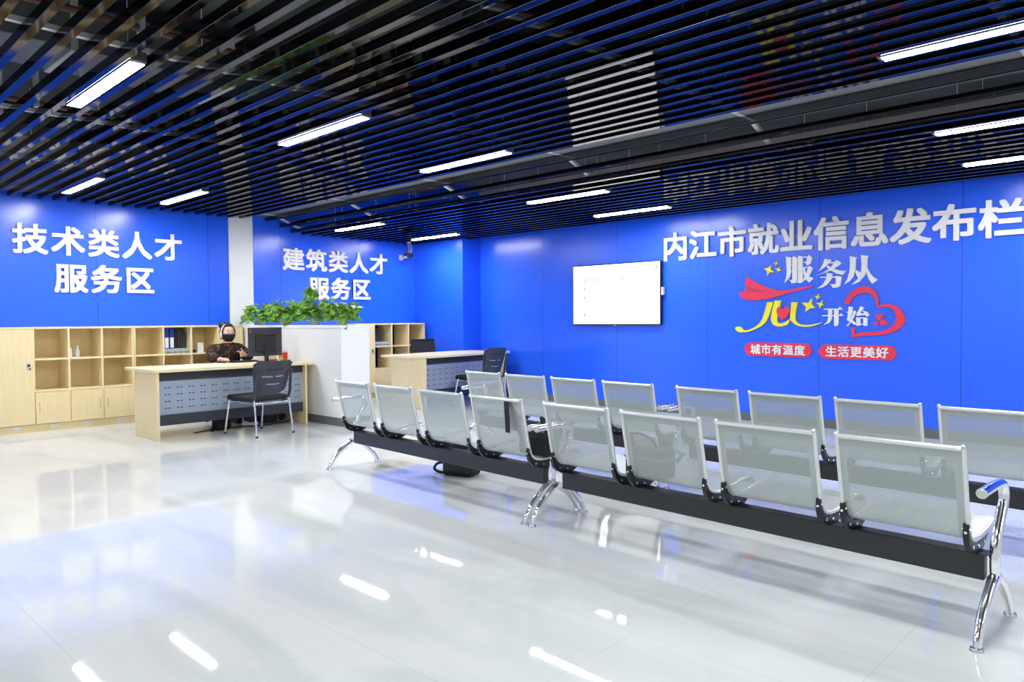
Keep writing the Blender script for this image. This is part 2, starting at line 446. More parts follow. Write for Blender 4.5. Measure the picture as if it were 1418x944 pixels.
# ------------------------------------------------------------------ ceiling lights
def make_light():
    t = thing('ceiling_light', '', 'ceiling light', (0, 0, 2.69), 0, 'white linear ceiling lights between the slats')
    MB().box(-0.6, 0.6, -0.044, 0.044, 0.0, 0.058, bev=0.003).build('housing', 'lamp_shell', t)
    MB().box(-0.592, 0.592, -0.040, 0.040, -0.002, 0.002).build('diffuser', 'lamp_glow', t)
    for s in (-1, 1):
        MB().box(-0.012+s*0.606, 0.012+s*0.606, -0.044, 0.044, 0.004, 0.062, bev=0.003).build('end_cap', 'lamp_shell', t)
        MB().tube([(s*0.45, 0, 0.06), (s*0.45, 0, ZS-2.69)], 0.003, 6).build('hanger_rod', 'galvanised', t)
    return t
lights = [
 (-5.03, 1.64, 'largest linear ceiling light, alone at the upper left of the picture'),
 (-5.05, 3.205, 'linear ceiling light right of the largest one, second from the camera'),
 (-5.10, 4.76, 'linear ceiling light just in front of the wide gap in the slats'),
 (-5.08, 6.26, 'linear ceiling light just beyond the wide gap, above the left of the screen'),
 (-5.21, 7.676, 'linear ceiling light nearest the blue wall, right above the wall screen'),
 (-8.85, 2.66, 'small linear ceiling light above the left half of the left wall sign'),
 (-8.88, 3.75, 'small linear ceiling light left of the top of the white column'),
 (-8.75, 6.148, 'linear ceiling light above the sign of the recessed wall'),
 (-8.97, 7.74, 'linear ceiling light beside the ceiling camera in the far corner'),
 (-0.78, 4.54, 'brightest linear ceiling light at the upper right edge'),
 (-0.91, 6.013, 'linear ceiling light at the right edge, second down from the top'),
 (-1.03, 7.43, 'lowest linear ceiling light at the right edge, above the long wall sign'),
]
L0 = make_light()
for i, (x, y, lb) in enumerate(lights):
    q = L0 if i == 0 else dup(L0)
    q.location = (x, y, slat_z(y)-0.006); q.rotation_euler = (0, 0, SL); q['label'] = lb
    if y > 5.5: q.scale = (0.92, 1, 1)

# ------------------------------------------------------------------ signs
R_LEFT = Matrix(((0, 0, 1), (1, 0, 0), (0, 1, 0)))                       # columns: right=+y, up=+z, out=+x
def wall_empty(name, label, cat, loc, rot, k=1.0):
    t = thing(name, label, cat, (loc[0], loc[1], loc[2] + 1.25*(1-k)))
    t.scale = (k, k, k)
    t.rotation_euler = rot.to_euler(); return t
n_ = Vector((math.sin(TH), -math.cos(TH), 0)); r_ = Vector((math.cos(TH), math.sin(TH), 0))
R_BACK = Matrix((r_, Vector((0, 0, 1)), n_)).transposed()
def line(t, s, x0, pitch, y, ex, ey, depth, bold):
    for i, ch in enumerate(s):
        char_part(ch, x0+i*pitch, y, ex, ey, depth, 'sign_white', t, bold)
t = wall_empty('wall_sign', 'white raised characters in two lines on the left blue wall above the cabinets', 'sign', (-10.15, 0, 0), R_LEFT)
line(t, '技术类人才', 2.288, 0.399, 2.075, 0.375, 0.365, 0.025, 0.026)
line(t, '服务区', 2.712, 0.398, 1.625, 0.375, 0.365, 0.025, 0.026)
t = wall_empty('wall_sign', 'white raised characters in two lines on the recessed blue wall above the potted plants', 'sign', (-10.13, 0, 0), R_LEFT)
line(t, '建筑类人才', 5.725, 0.3945, 2.025, 0.375, 0.352, 0.025, 0.026)
line(t, '服务区', 6.16, 0.3945, 1.592, 0.375, 0.362, 0.025, 0.026)
t = wall_empty('wall_sign', 'long single line of large white raised characters high on the screen wall', 'sign', BACK0, R_BACK, KB)
line(t, '内江市就业信息发布栏', 4.055, 0.4535, 2.108, 0.452, 0.425, 0.03, 0.026)

ART = {
 'cape': [[(5.401,1.811),(5.447,1.783),(5.505,1.749),(5.582,1.706),(5.658,1.672),(5.733,1.642),(5.807,1.622),(5.871,1.61),(5.935,1.607),(5.998,1.611),(6.078,1.624),(6.166,1.639),(6.253,1.648),(6.326,1.648),(6.245,1.625),(6.149,1.604),(6.043,1.58),(5.953,1.558),(5.863,1.535),(5.771,1.513),(5.677,1.498),(5.583,1.486),(5.496,1.485),(5.429,1.49),(5.38,1.502),(5.34,1.524),(5.311,1.552),(5.293,1.583),(5.293,1.603),(5.316,1.591),(5.34,1.59),(5.365,1.605),(5.381,1.636),(5.387,1.691),(5.394,1.754)]],
 'fold': [[(5.404,1.699),(5.428,1.689),(5.467,1.656),(5.544,1.631),(5.705,1.597),(5.582,1.597),(5.457,1.607),(5.391,1.623)]],
 'star1': [[(5.755,1.951),(5.746,1.894),(5.802,1.85),(5.732,1.851),(5.698,1.808),(5.698,1.87),(5.65,1.914),(5.713,1.911)]],
 'star2': [[(5.835,1.997),(5.832,1.969),(5.854,1.961),(5.824,1.956),(5.808,1.932),(5.812,1.958),(5.787,1.974),(5.815,1.976)]],
 'star3': [[(5.873,1.922),(5.87,1.89),(5.9,1.868),(5.863,1.868),(5.841,1.841),(5.843,1.871),(5.809,1.9),(5.85,1.897)]],
 'star4': [[(6.302,1.498),(6.3,1.422),(6.347,1.37),(6.276,1.364),(6.217,1.321),(6.228,1.382),(6.173,1.442),(6.258,1.438)]],
 'star5': [[(6.393,1.554),(6.387,1.521),(6.413,1.505),(6.381,1.496),(6.363,1.47),(6.362,1.502),(6.338,1.519),(6.371,1.523)]],
 'star6': [[(6.439,1.468),(6.432,1.427),(6.461,1.403),(6.423,1.398),(6.396,1.362),(6.396,1.404),(6.359,1.436),(6.41,1.433)]],
 'stroke1': [[(5.705,1.458),(5.783,1.456),(5.764,1.392),(5.743,1.326),(5.716,1.255),(5.689,1.204),(5.646,1.158),(5.592,1.122),(5.526,1.091),(5.459,1.067),(5.392,1.053),(5.313,1.052),(5.273,1.063),(5.246,1.089),(5.239,1.11),(5.255,1.126),(5.29,1.132),(5.324,1.123),(5.345,1.1),(5.364,1.082),(5.398,1.08),(5.448,1.09),(5.504,1.111),(5.559,1.143),(5.603,1.184),(5.635,1.235),(5.657,1.297),(5.678,1.368)]],
 'stroke2': [[(5.806,1.476),(5.893,1.474),(5.878,1.395),(5.86,1.315),(5.844,1.244),(5.845,1.204),(5.86,1.178),(5.897,1.173),(5.934,1.183),(5.965,1.198),(5.996,1.218),(6.016,1.238),(6.006,1.193),(5.986,1.163),(5.944,1.143),(5.902,1.133),(5.85,1.131),(5.802,1.148),(5.77,1.178),(5.754,1.219),(5.759,1.275),(5.775,1.357)]],
 'stroke3': [[(6.034,1.451),(6.117,1.449),(6.103,1.382),(6.093,1.312),(6.086,1.243),(6.098,1.203),(6.129,1.173),(6.169,1.158),(6.229,1.153),(6.289,1.158),(6.348,1.168),(6.407,1.18),(6.443,1.192),(6.397,1.165),(6.338,1.145),(6.279,1.131),(6.22,1.127),(6.159,1.133),(6.109,1.148),(6.068,1.173),(6.032,1.208),(6.019,1.238),(6.022,1.313),(6.028,1.383)]],
 'heartmid': [[(5.931,1.359),(5.948,1.389),(5.979,1.398),(6.01,1.383),(6.021,1.353),(6.014,1.313),(5.985,1.268),(5.949,1.234),(5.918,1.219),(5.886,1.239),(5.855,1.28),(5.836,1.325),(5.841,1.366),(5.865,1.391),(5.901,1.39)]],
 'heart_a': [[(6.707,1.413),(6.721,1.463),(6.753,1.519),(6.799,1.57),(6.853,1.606),(6.907,1.622),(6.961,1.623),(7.014,1.609),(7.058,1.571),(7.089,1.524),(7.104,1.477),(7.108,1.431),(7.108,1.385),(7.147,1.398),(7.198,1.404),(7.258,1.399),(7.309,1.377),(7.36,1.331),(7.373,1.309),(7.398,1.268),(7.408,1.22),(7.399,1.171),(7.367,1.131),(7.312,1.086),(7.247,1.055),(7.162,1.035),(7.085,1.029),(7.008,1.026),(6.929,1.019),(6.86,1.008),(6.798,0.997),(6.806,1.036),(6.799,1.078),(6.794,1.121),(6.835,1.121),(6.838,1.078),(6.836,1.039),(6.909,1.063),(6.988,1.069),(7.066,1.069),(7.142,1.08),(7.209,1.1),(7.256,1.131),(7.293,1.176),(7.309,1.23),(7.306,1.28),(7.282,1.33),(7.244,1.361),(7.197,1.37),(7.15,1.368),(7.097,1.358),(7.088,1.404),(7.078,1.45),(7.05,1.497),(7.014,1.531),(6.97,1.546),(6.916,1.54),(6.863,1.526),(6.817,1.494),(6.786,1.452),(6.772,1.41)]],
 'h1': [[(7.114,1.27),(7.136,1.284),(7.163,1.282),(7.165,1.257),(7.146,1.231),(7.115,1.203),(7.084,1.237),(7.069,1.262),(7.076,1.283),(7.098,1.284)]],
 'h2': [[(7.108,1.193),(7.106,1.153),(7.08,1.156),(7.051,1.161),(7.044,1.173),(7.055,1.186),(7.079,1.191),(7.099,1.198)]],
 'h3': [[(7.128,1.156),(7.124,1.186),(7.14,1.211),(7.16,1.224),(7.184,1.221),(7.189,1.196),(7.216,1.176),(7.216,1.156),(7.189,1.151),(7.156,1.153)]],
 'fu': [[(5.96,2.048),(6.028,2.031),(6.024,1.823),(6.008,1.772),(5.939,1.703),(5.963,1.774),(5.972,1.843)], [(6.043,2.03),(6.063,2.047),(6.112,2.017),(6.107,1.716),(6.082,1.695),(6.029,1.698),(6.025,1.726),(5.998,1.742),(6.046,1.74)], [(6.022,2.029),(6.046,2.028),(6.046,2.017),(6.022,2.019)], [(6.022,1.945),(6.047,1.944),(6.047,1.932),(6.022,1.933)], [(6.019,1.862),(6.047,1.861),(6.047,1.848),(6.019,1.849)], [(6.117,2.051),(6.18,2.034),(6.182,1.717),(6.162,1.694),(6.107,1.697),(6.12,1.732)], [(6.178,2.034),(6.247,2.029),(6.26,2.051),(6.303,2.015),(6.284,1.938),(6.235,1.915),(6.224,1.946),(6.188,1.965),(6.23,1.965),(6.238,2.017),(6.178,2.021)], [(6.178,1.899),(6.259,1.895),(6.261,1.914),(6.312,1.879),(6.295,1.834),(6.252,1.883),(6.178,1.887)], [(6.183,1.892),(6.205,1.886),(6.223,1.822),(6.263,1.779),(6.328,1.747),(6.262,1.696),(6.211,1.752),(6.192,1.815)], [(6.25,1.884),(6.311,1.879),(6.274,1.794),(6.229,1.745),(6.166,1.699),(6.194,1.755),(6.225,1.813)]],
 'wu': [[(6.461,1.988),(6.547,1.969),(6.535,1.945),(6.478,1.89),(6.38,1.83),(6.411,1.868),(6.448,1.929)], [(6.516,1.942),(6.588,1.94),(6.606,1.965),(6.671,1.925),(6.639,1.891),(6.536,1.835),(6.351,1.777),(6.44,1.811),(6.536,1.866),(6.575,1.924),(6.512,1.928)], [(6.486,1.904),(6.517,1.891),(6.557,1.865),(6.64,1.832),(6.731,1.822),(6.684,1.773),(6.612,1.795),(6.536,1.839),(6.498,1.871)], [(6.404,1.765),(6.645,1.756),(6.645,1.74),(6.404,1.751)], [(6.603,1.767),(6.675,1.752),(6.657,1.639),(6.627,1.621),(6.566,1.616),(6.549,1.649),(6.521,1.667),(6.589,1.663),(6.603,1.676)], [(6.481,1.809),(6.562,1.796),(6.548,1.729),(6.499,1.664),(6.441,1.628),(6.367,1.616),(6.439,1.663),(6.477,1.725),(6.489,1.782)]],
 'cong': [[(6.771,1.999),(6.857,1.981),(6.843,1.962),(6.837,1.822),(6.818,1.746),(6.77,1.691),(6.704,1.654),(6.744,1.723),(6.768,1.806),(6.776,1.9)], [(6.837,1.833),(6.908,1.788),(6.904,1.734),(6.872,1.725),(6.847,1.772)], [(6.903,2.005),(6.995,1.989),(6.98,1.972),(6.977,1.842),(6.953,1.758),(6.881,1.677),(6.791,1.645),(6.869,1.717),(6.904,1.79),(6.912,1.892)], [(6.972,1.854),(7.006,1.785),(7.046,1.733),(7.099,1.696),(7.036,1.651),(6.994,1.712),(6.967,1.796)]],
 'kai': [[(6.456,1.361),(6.635,1.358),(6.654,1.383),(6.692,1.343),(6.457,1.344)], [(6.44,1.279),(6.647,1.277),(6.671,1.299),(6.703,1.266),(6.44,1.263)], [(6.51,1.355),(6.558,1.353),(6.555,1.228),(6.525,1.18),(6.451,1.152),(6.498,1.194),(6.511,1.242)], [(6.583,1.354),(6.637,1.353),(6.636,1.161),(6.621,1.14),(6.585,1.14)]],
 'shi': [[(6.763,1.381),(6.811,1.372),(6.79,1.23),(6.863,1.161),(6.831,1.156),(6.772,1.199),(6.742,1.213),(6.751,1.267)], [(6.736,1.315),(6.81,1.316),(6.829,1.334),(6.853,1.312),(6.802,1.206),(6.755,1.14),(6.736,1.143),(6.784,1.201),(6.815,1.303),(6.736,1.304)], [(6.9,1.382),(6.946,1.363),(6.894,1.297),(6.95,1.294),(6.924,1.331),(6.981,1.311),(7.004,1.271),(6.974,1.251),(6.955,1.277),(6.861,1.264),(6.85,1.283),(6.873,1.318)], [(6.85,1.246),(6.9,1.243),(6.899,1.148),(6.856,1.143)], [(6.899,1.246),(6.935,1.246),(6.935,1.234),(6.899,1.234)], [(6.934,1.246),(6.983,1.239),(6.981,1.143),(6.938,1.143)], [(6.898,1.17),(6.939,1.17),(6.939,1.158),(6.898,1.158)]],
}

S = wall_empty('slogan_sign', 'red, yellow and white cut-out slogan with a ribbon and hearts right of the screen', 'sign', BACK0, R_BACK, KB)
def art(name, key, mat, d0, d1, parent=None, label=None):
    b = MB()
    for i, poly in enumerate(ART[key]): b.prism(poly, lambda x, y, h: (x, y, h), d0, d1 - 0.0008*i)
    o = b.build(name, mat, parent or S)
    if label: o['label'] = label
    return o
rb = art('ribbon', 'cape', 'sign_red', 0, 0.022); art('fold', 'fold', 'sign_red_dark', 0.022, 0.025, rb)
for i in range(1, 7): art('star', 'star%d' % i, 'sign_yellow', 0, 0.018)
for k in ('stroke1', 'stroke2', 'stroke3'): art('brush_stroke', k, 'sign_yellow', 0, 0.022)
art('heart', 'heartmid', 'sign_red', 0.022, 0.032)
art('heart_outline', 'heart_a', 'sign_red', 0, 0.022)
for k in ('h1', 'h2', 'h3'): art('heart', k, 'sign_red', 0, 0.018)
for k in ('fu', 'wu', 'cong', 'kai', 'shi'): art('character', k, 'sign_white', 0, 0.022)
def plaque(u0, u1, z0, z1, s, label):
    t = wall_empty('slogan_plaque', label, 'sign', BACK0, R_BACK, KB)
    r = (z1-z0)/2; poly = []
    for k in range(13): a = PI/2 + PI*k/12; poly.append((u0+r+r*math.cos(a), (z0+z1)/2+r*math.sin(a)))
    for k in range(13): a = -PI/2 + PI*k/12; poly.append((u1-r+r*math.cos(a), (z0+z1)/2+r*math.sin(a)))
    MB().prism(poly, lambda x, y, h: (x, y, h), 0, 0.018).build('panel', 'sign_red', t)
    p = (u1-u0-0.16)/5
    for i, ch in enumerate(s): char_part(ch, u0+0.085+i*p, z0+0.028, p*0.95, 0.138, 0.006, 'sign_white', t, 0.022, 0.018)
plaque(5.379, 6.303, 0.735, 0.918, '城市有温度', 'left one of two red rounded plaques below the slogan')
plaque(6.392, 7.312, 0.730, 0.908, '生活更美好', 'right one of two red rounded plaques below the slogan')

# ------------------------------------------------------------------ wall screen
t = wall_empty('television', 'large flat wall screen showing a white page on the blue wall', 'television', BACK0, R_BACK, KB)
u0, u1, z0, z1 = 2.352, 4.062, 1.150, 2.118
MB().box(u0, u1, z0, z1, 0.03, 0.075, bev=0.006).build('housing', 'black_plastic', t)
MB().box(u0+0.35, u1-0.35, z0+0.25, z1-0.25, 0, 0.03).build('wall_mount', 'black_plastic', t)
sc = MB().box(u0+0.016, u1-0.016, z0+0.022, z1-0.016, 0.0735, 0.077).build('screen', 'screen_white', t)
b = MB(); W_, H_ = u1-u0, z1-z0
for px, py in ((0.147, 0.60), (0.147, 0.458), (0.147, 0.165), (0.955, 0.90)):
    b.lathe([(0.0, 0.0), (0.020, 0.0), (0.020, 0.002), (0.0, 0.002)], (u0+px*W_, z0+py*H_, 0.0768), 12)
b.box(u0+0.566*W_, u0+0.573*W_, z0+0.285*H_, z0+0.345*H_, 0.0768, 0.0785); b.box(u0+0.562*W_, u0+0.580*W_, z0+0.280*H_, z0+0.288*H_, 0.0768, 0.0785)
b.box(u0+0.787*W_, u0+0.795*W_, z0+0.320*H_, z0+0.355*H_, 0.0768, 0.0785); b.box(u0+0.783*W_, u0+0.797*W_, z0+0.285*H_, z0+0.315*H_, 0.0768, 0.0785)
b.build('screen_mark', 'screen_teal', sc)
b = MB()
for k, (a, c) in enumerate(((0.13, 0.17), (0.18, 0.20), (0.21, 0.225), (0.24, 0.255), (0.265, 0.275), (0.29, 0.32), (0.335, 0.345), (0.36, 0.385), (0.40, 0.41), (0.42, 0.445), (0.46, 0.475), (0.52, 0.535), (0.55, 0.575), (0.59, 0.62), (0.64, 0.655))):
    b.box(u0+a*W_, u0+c*W_, z0+(0.71 if k % 3 else 0.70)*H_, z0+(0.79 if k % 2 else 0.78)*H_, 0.0768, 0.0780)
b.build('faint_heading', 'screen_pale', sc)
MB().box(u1, u1+0.045, 1.60, 1.72, 0.03, 0.07, bev=0.004).build('receiver_box', 'pale_grey', t)
MB().box((u0+u1)/2-0.02, (u0+u1)/2+0.02, z0-0.008, z0+0.004, 0.05, 0.07, bev=0.002).build('sensor_bump', 'pink_white', t)

# ------------------------------------------------------------------ security camera in the far corner
t = thing('security_camera', 'small security camera hanging from the slats in the far corner', 'security camera', (-9.93, 7.99, 2.317))
t.scale = (0.9, 0.9, 0.9)
MB().tube(smooth_path([(0, 0, 0.30), (-0.012, 0, 0.22), (0.006, 0, 0.15), (0, 0, 0.08)], 5), [0.020]*6+[0.014]*10, 10).build('mount_pole', 'mid_grey', t, smooth=True)
MB().ball((0, 0, 0.285), (0.045, 0.045, 0.02)).build('mount_cap', 'pale_grey', t, smooth=True)
MB().box(-0.055, 0.055, -0.09, 0.07, 0.0, 0.085, bev=0.018).build('camera_body', 'black_plastic', t, smooth=True)
MB().box(-0.05, 0.045, -0.105, -0.085, -0.025, 0.02, bev=0.008).build('lens_window', 'pink_white', t, smooth=True)
MB().tube([(-0.03, 0, 0.0), (-0.10, -0.03, 0.0), (-0.16, -0.05, 0.0)], 0.012, 8).build('arm', 'pale_grey', t, smooth=True)
MB().box(-0.215, -0.15, -0.085, -0.015, -0.055, 0.055, bev=0.012).build('sensor_head', 'pale_grey', t, smooth=True)
MB().tube(smooth_path([(0.05, 0, 0.08), (0.075, 0, 0.15), (0.055, 0, 0.24), (0.03, 0, 0.29)], 5), 0.005, 6).build('cable', 'pink_white', t, smooth=True)

# ------------------------------------------------------------------ shelf cabinets
def cabinet(name, label, loc, cols, doorw, lock_left, group, k=1.0, labels=True, h=1.20, s2=0.838, s1=0.475, flip=False):
    """local x along the wall, y into the wall, front at y=0. A tall door at one end, three open columns over small doors."""
    t = thing(name, label, 'cabinet', loc, PI/2, group)
    cw = cols; W = doorw + 3*cw; D = 0.40; th = 0.019
    x0 = doorw if not flip else 0.0
    b = MB()
    b.box(0, W, 0, D, h-0.022, h, bev=0.002)
    b.box(0, W, 0.012, D, 0, 0.085)
    b.box(0, W, D-0.01, D, 0.085, h-0.022)
    for x in (0, W-th): b.box(x, x+th, 0.004, D-0.01, 0.085, h-0.022)
    b.box((doorw if not flip else 3*cw)-th/2, (doorw if not flip else 3*cw)+th/2, 0.002, D-0.01, 0.085, h-0.022)
    b.build('carcass', 'maple', t)
    for i in (1, 2): MB().box(x0+i*cw-th/2, x0+i*cw+th/2, 0.002, D-0.01, 0.085, h-0.022).build('divider', 'maple_edge', t)
    for z in (s2, s1):
        MB().box(x0+th/2, x0+3*cw-th/2, 0.001, D-0.01, z-0.020, z).build('shelf', 'maple_edge', t)
    for i in range(3):
        d = MB().box(x0+i*cw+0.006, x0+(i+1)*cw-0.006, -0.016, 0.002, 0.092, s1-0.024, bev=0.002).build('door', 'maple', t)
        hx = x0+i*cw+0.04 if i != 1 else x0+(i+1)*cw-0.04
        MB().tube([(hx, -0.016, 0.23), (hx, -0.028, 0.235), (hx, -0.028, 0.335), (hx, -0.016, 0.34)], 0.0045, 8).build('handle', 'handle_pale', d, smooth=True)
    dx0, dx1 = (0.006, doorw-0.008) if not flip else (3*cw+0.008, W-0.006)
    d = MB().box(dx0, dx1, -0.016, 0.002, 0.092, h-0.026, bev=0.002); d = d.build('tall_door', 'maple', t)
    lx = dx1-0.05 if not flip else dx0+0.05
    MB().box(lx-0.018, lx+0.018, -0.021, -0.016, 0.715, 0.80, bev=0.002).build('lock_plate', 'pale_grey', d)
    b = MB(); b.lathe([(0.015, 0), (0.015, 0.012), (0, 0.012)], (0, 0, 0), 12, M=Matrix.Translation((lx, -0.018, 0.765)) @ Matrix.Rotation(PI/2, 4, 'X'))
    b.box(lx-0.006+0.012, lx+0.006+0.012, -0.026, -0.018, 0.715, 0.738)
    b.build('lock', 'black_plastic', d)
    if labels:
        for i in range(4):
            cx = (x0+(i+0.5)*cw) if i < 3 else (dx0+dx1)/2
            MB().box(cx-0.03, cx+0.05, 0.009, 0.0125, 0.035, 0.075).build('sticker', 'paper', t)
    return t
cabinet('shelf_cabinet', 'maple shelf cabinet at the left edge with tall door and mostly empty shelves', (-9.74, 2.012, 0), 0.359, 0.375, True, 'maple shelf cabinets')
cabinet('shelf_cabinet', 'maple shelf cabinet behind the seated person, holding blue binders', (-9.74, 3.470, 0), 0.358, 0.350, False, 'maple shelf cabinets', flip=True)
cabinet('shelf_cabinet', 'maple shelf cabinet on the recessed wall behind the white partition', (-9.74, 6.755, 0), 0.349, 0.363, True, 'maple shelf cabinets', labels=False, h=1.20)

# things on the shelves
def bottle(y, hgt, r, cap, label):
    t = thing('bottle', label, 'bottle', (-9.85, y, 0.838), 0, 'small bottles on the shelf')
    MB().lathe([(0, 0), (r, 0.0), (r, hgt*0.62), (r*0.5, hgt*0.78), (r*0.5, hgt*0.86), (0, hgt*0.86)], n=14).build('body', 'pale_grey', t, smooth=True)
    MB().lathe([(r*0.62, hgt*0.84), (r*0.62, hgt), (0, hgt)], n=14).build('cap', cap, t, smooth=True)
bottle(2.79, 0.11, 0.020, 'pink_white', 'left small pale bottle on the top shelf of the left cabinet')
bottle(2.865, 0.135, 0.024, 'pink_white', 'right, taller small pale bottle on the top shelf of the left cabinet')
def binder(y, label):
    t = thing('ring_binder', label, 'binder', (-9.80, y, 0.902), 0, 'blue ring binders on the grey rack')
    b = MB(); b.box(-0.26, 0.02, -0.03, -0.026, 0, 0.27); b.box(-0.26, 0.02, 0.026, 0.03, 0, 0.27); b.box(0.016, 0.02, -0.03, 0.03, 0, 0.27)
    b.build('cover', 'binder_blue', t)
    MB().box(-0.25, 0.0, -0.024, 0.024, 0.006, 0.255).build('pages', 'paper', t)
    MB().box(0.0198, 0.022, -0.022, 0.022, 0.012, 0.145).build('spine_label', 'paper', t)
binder(3.882, 'left blue ring binder standing on the grey rack')
binder(3.948, 'right blue ring binder standing on the grey rack')
for i in range(5):
    hh = (0.225, 0.215, 0.235, 0.22, 0.205)[i]
    t = thing('dark_folder', '%s dark folder from the left beside the blue binders' % ('first', 'second', 'third', 'fourth', 'fifth')[i], 'folder', (-9.87, 3.998+i*0.036, 0.902), 0, 'dark folders beside the binders')
    MB().box(-0.2, 0.0, -0.016, 0.016, 0, hh, bev=0.003).build('cover', 'book_dark', t)
    MB().box(-0.19, -0.004, -0.012, 0.012, 0.004, hh+0.003).build('pages', 'mid_grey', t)
def rack(loc, label, wd):
    t = thing('paper_rack', label, 'rack', loc, 0, 'grey racks in the cabinets')
    MB().box(-0.27, 0.0, -wd/2, wd/2, 0, 0.064, bev=0.006).build('case', 'tray_grey', t)
    b = MB()
    for k in range(4): b.box(-0.002, 0.003, -wd/2+0.02+k*wd/4.1, -wd/2+0.02+k*wd/4.1+wd*0.19, 0.012, 0.026)
    b.build('slot', 'tray_slot', t)
rack((-9.775, 4.010, 0.838), 'grey low rack lying under the blue binders', 0.315)
rack((-9.775, 7.285, 0.838), 'grey low rack on the top shelf of the recessed wall cabinet', 0.30)
t = thing('paper_box', 'small white box on the shelf left of the seated person', 'box', (-9.83, 4.343, 0.838))
MB().box(-0.07, 0.0, -0.04, 0.04, 0, 0.118, bev=0.003).build('carton', 'paper', t)
MB().box(-0.072, 0.002, -0.042, 0.042, 0.112, 0.128, bev=0.003).build('lid', 'paper', t)
t = thing('stapler', 'small dark stapler lying left of the white box on the shelf', 'stapler', (-9.82, 4.265, 0.838))
MB().box(-0.10, 0.0, -0.015, 0.015, 0, 0.014, bev=0.003).build('base', 'black_plastic', t)
MB().box(-0.10, -0.005, -0.012, 0.012, 0.018, 0.036, bev=0.006).build('arm', 'black_plastic', t)
for i in range(4):
    t = thing('dark_folder', '%s dark folder from the left on the recessed wall cabinet' % ('first', 'second', 'third', 'fourth')[i], 'folder', (-9.87, 7.165+i*0.05, 0.902), 0, 'dark folders in the recessed wall cabinet')
    MB().box(-0.2, 0.0, -0.022, 0.022, 0, 0.235-0.012*i, bev=0.003).build('cover', 'book_dark', t)
    MB().box(-0.19, -0.004, -0.017, 0.017, 0.004, 0.238-0.012*i).build('pages', 'mid_grey', t)

# ------------------------------------------------------------------ white partition with planters
t = thing('low_partition', 'white low partition between the two desks with plants on top', 'partition', (-7.40, 4.93, 0))
MB().box(-2.73, 0, 0, 0.40, 0.10, 1.16, bev=0.004).build('panel', 'white_wall', t)
MB().box(-2.73, 0.006, -0.008, 0.408, 1.16, 1.196, bev=0.004).build('cap', 'white_wall', t)
MB().box(-2.73, -0.004, 0.006, 0.394, 0, 0.10).build('plinth', 'base_tile', t)
def leaf(b, p, d, up, s):
    d = d.normalized(); side = d.cross(up)
    if side.length < 1e-3: side = Vector((1, 0, 0))
    side.normalize(); nn = side.cross(d).normalized()
    prof = ((0.0, 0.10), (0.12, 0.42), (0.38, 0.50), (0.70, 0.30), (1.0, 0.0))
    mid = [p + d*(a*s) - nn*(0.22*s*a*a) for a, _ in prof]
    le = [b.bm.verts.new(m_ + side*(w_*s) + nn*(0.10*s*w_)) for m_, (a, w_) in zip(mid, prof)]
    ri = [b.bm.verts.new(m_ - side*(w_*s) + nn*(0.10*s*w_)) for m_, (a, w_) in zip(mid, prof)]
    ce = [b.bm.verts.new(m_) for m_ in mid]
    for i in range(4):
        b.bm.faces.new((le[i], ce[i], ce[i+1], le[i+1])) if i < 3 else b.bm.faces.new((le[i], ce[i], ce[i+1]))
        b.bm.faces.new((ce[i], ri[i], ri[i+1], ce[i+1])) if i < 3 else b.bm.faces.new((ce[i], ri[i], ce[i+1]))
def pothos(x, y, label, rx, hz, trails, seed, n=230, sprig=0.0):
    random.seed(seed)
    t = thing('pothos_plant', label, 'potted plant', (x, y, 1.196), 0, 'potted plants on the white partition')
    MB().lathe([(0, 0.0), (0.060, 0.0), (0.074, 0.08), (0.079, 0.08), (0.079, 0.092), (0.070, 0.092), (0.062, 0.075), (0, 0.075)], n=18).build('pot', 'pot_clear', t, smooth=True)
    st = MB(); lf = MB()
    for i in range(n):
        a = random.uniform(0, 2*PI); el = random.uniform(-0.35, 1.15)
        rr = random.uniform(0.45, 1.0)
        c = Vector((math.cos(a)*math.cos(el)*rx*rr, math.sin(a)*math.cos(el)*min(rx, 0.17)*rr, 0.125 + max(-0.055, math.sin(el)*hz*rr*random.uniform(0.75, 1.15))))
        d = Vector((math.cos(a), math.sin(a)*0.9, random.uniform(-0.8, 0.6)))
        leaf(lf, c, d, Vector((random.uniform(-.5, .5)+0.4, random.uniform(-1.0, .1), 0.8)), random.uniform(0.055, 0.092))
        if i % 6 == 0: st.tube([(c.x*0.1, c.y*0.1, 0.07), (c.x*0.5, c.y*0.5, c.z*0.6+0.08), tuple(c)], 0.0028, 5)
    if sprig:
        for k in range(22):
            c = Vector((random.uniform(-0.12, 0.07), random.uniform(-0.07, 0.03), 0.12+hz+random.uniform(-0.03, sprig)))
            leaf(lf, c, Vector((random.uniform(-1, 1), -0.5, random.uniform(-0.2, 0.9))), Vector((0.3, -0.6, 1)), random.uniform(0.07, 0.10))
            st.tube([(0, 0, 0.1), (c.x*0.7, c.y*0.7, c.z*0.7), tuple(c)], 0.0028, 5)
    for dx, dy, dz in trails:
        pts = smooth_path([(0, 0, 0.09), (dx*0.55, dy*0.6, 0.15), (dx*0.9, dy, 0.11), (dx, dy, dz)], 5)
        st.tube(pts, 0.0035, 5)
        for q in pts[6:]:
            leaf(lf, Vector(q), Vector((dx+random.uniform(-.2, .2), dy+random.uniform(-.2, .2)-0.1, random.uniform(-.5, .2))), Vector((random.uniform(-.4, .4)+0.3, -0.6, 1)), random.uniform(0.055, 0.085))
    st.build('stems', 'stem', t, smooth=True); lf.build('leaves', 'leaf', t, smooth=True, angle=180)
pothos(-9.66, 5.12, 'leftmost of the four green plants, in front of the white column', 0.30, 0.20, [(-0.40, -0.06, 0.03)], 11, 200)
pothos(-9.00, 5.12, 'second green plant from the left on the white partition', 0.31, 0.24, [(0.33, -0.16, -0.02)], 12, 260)
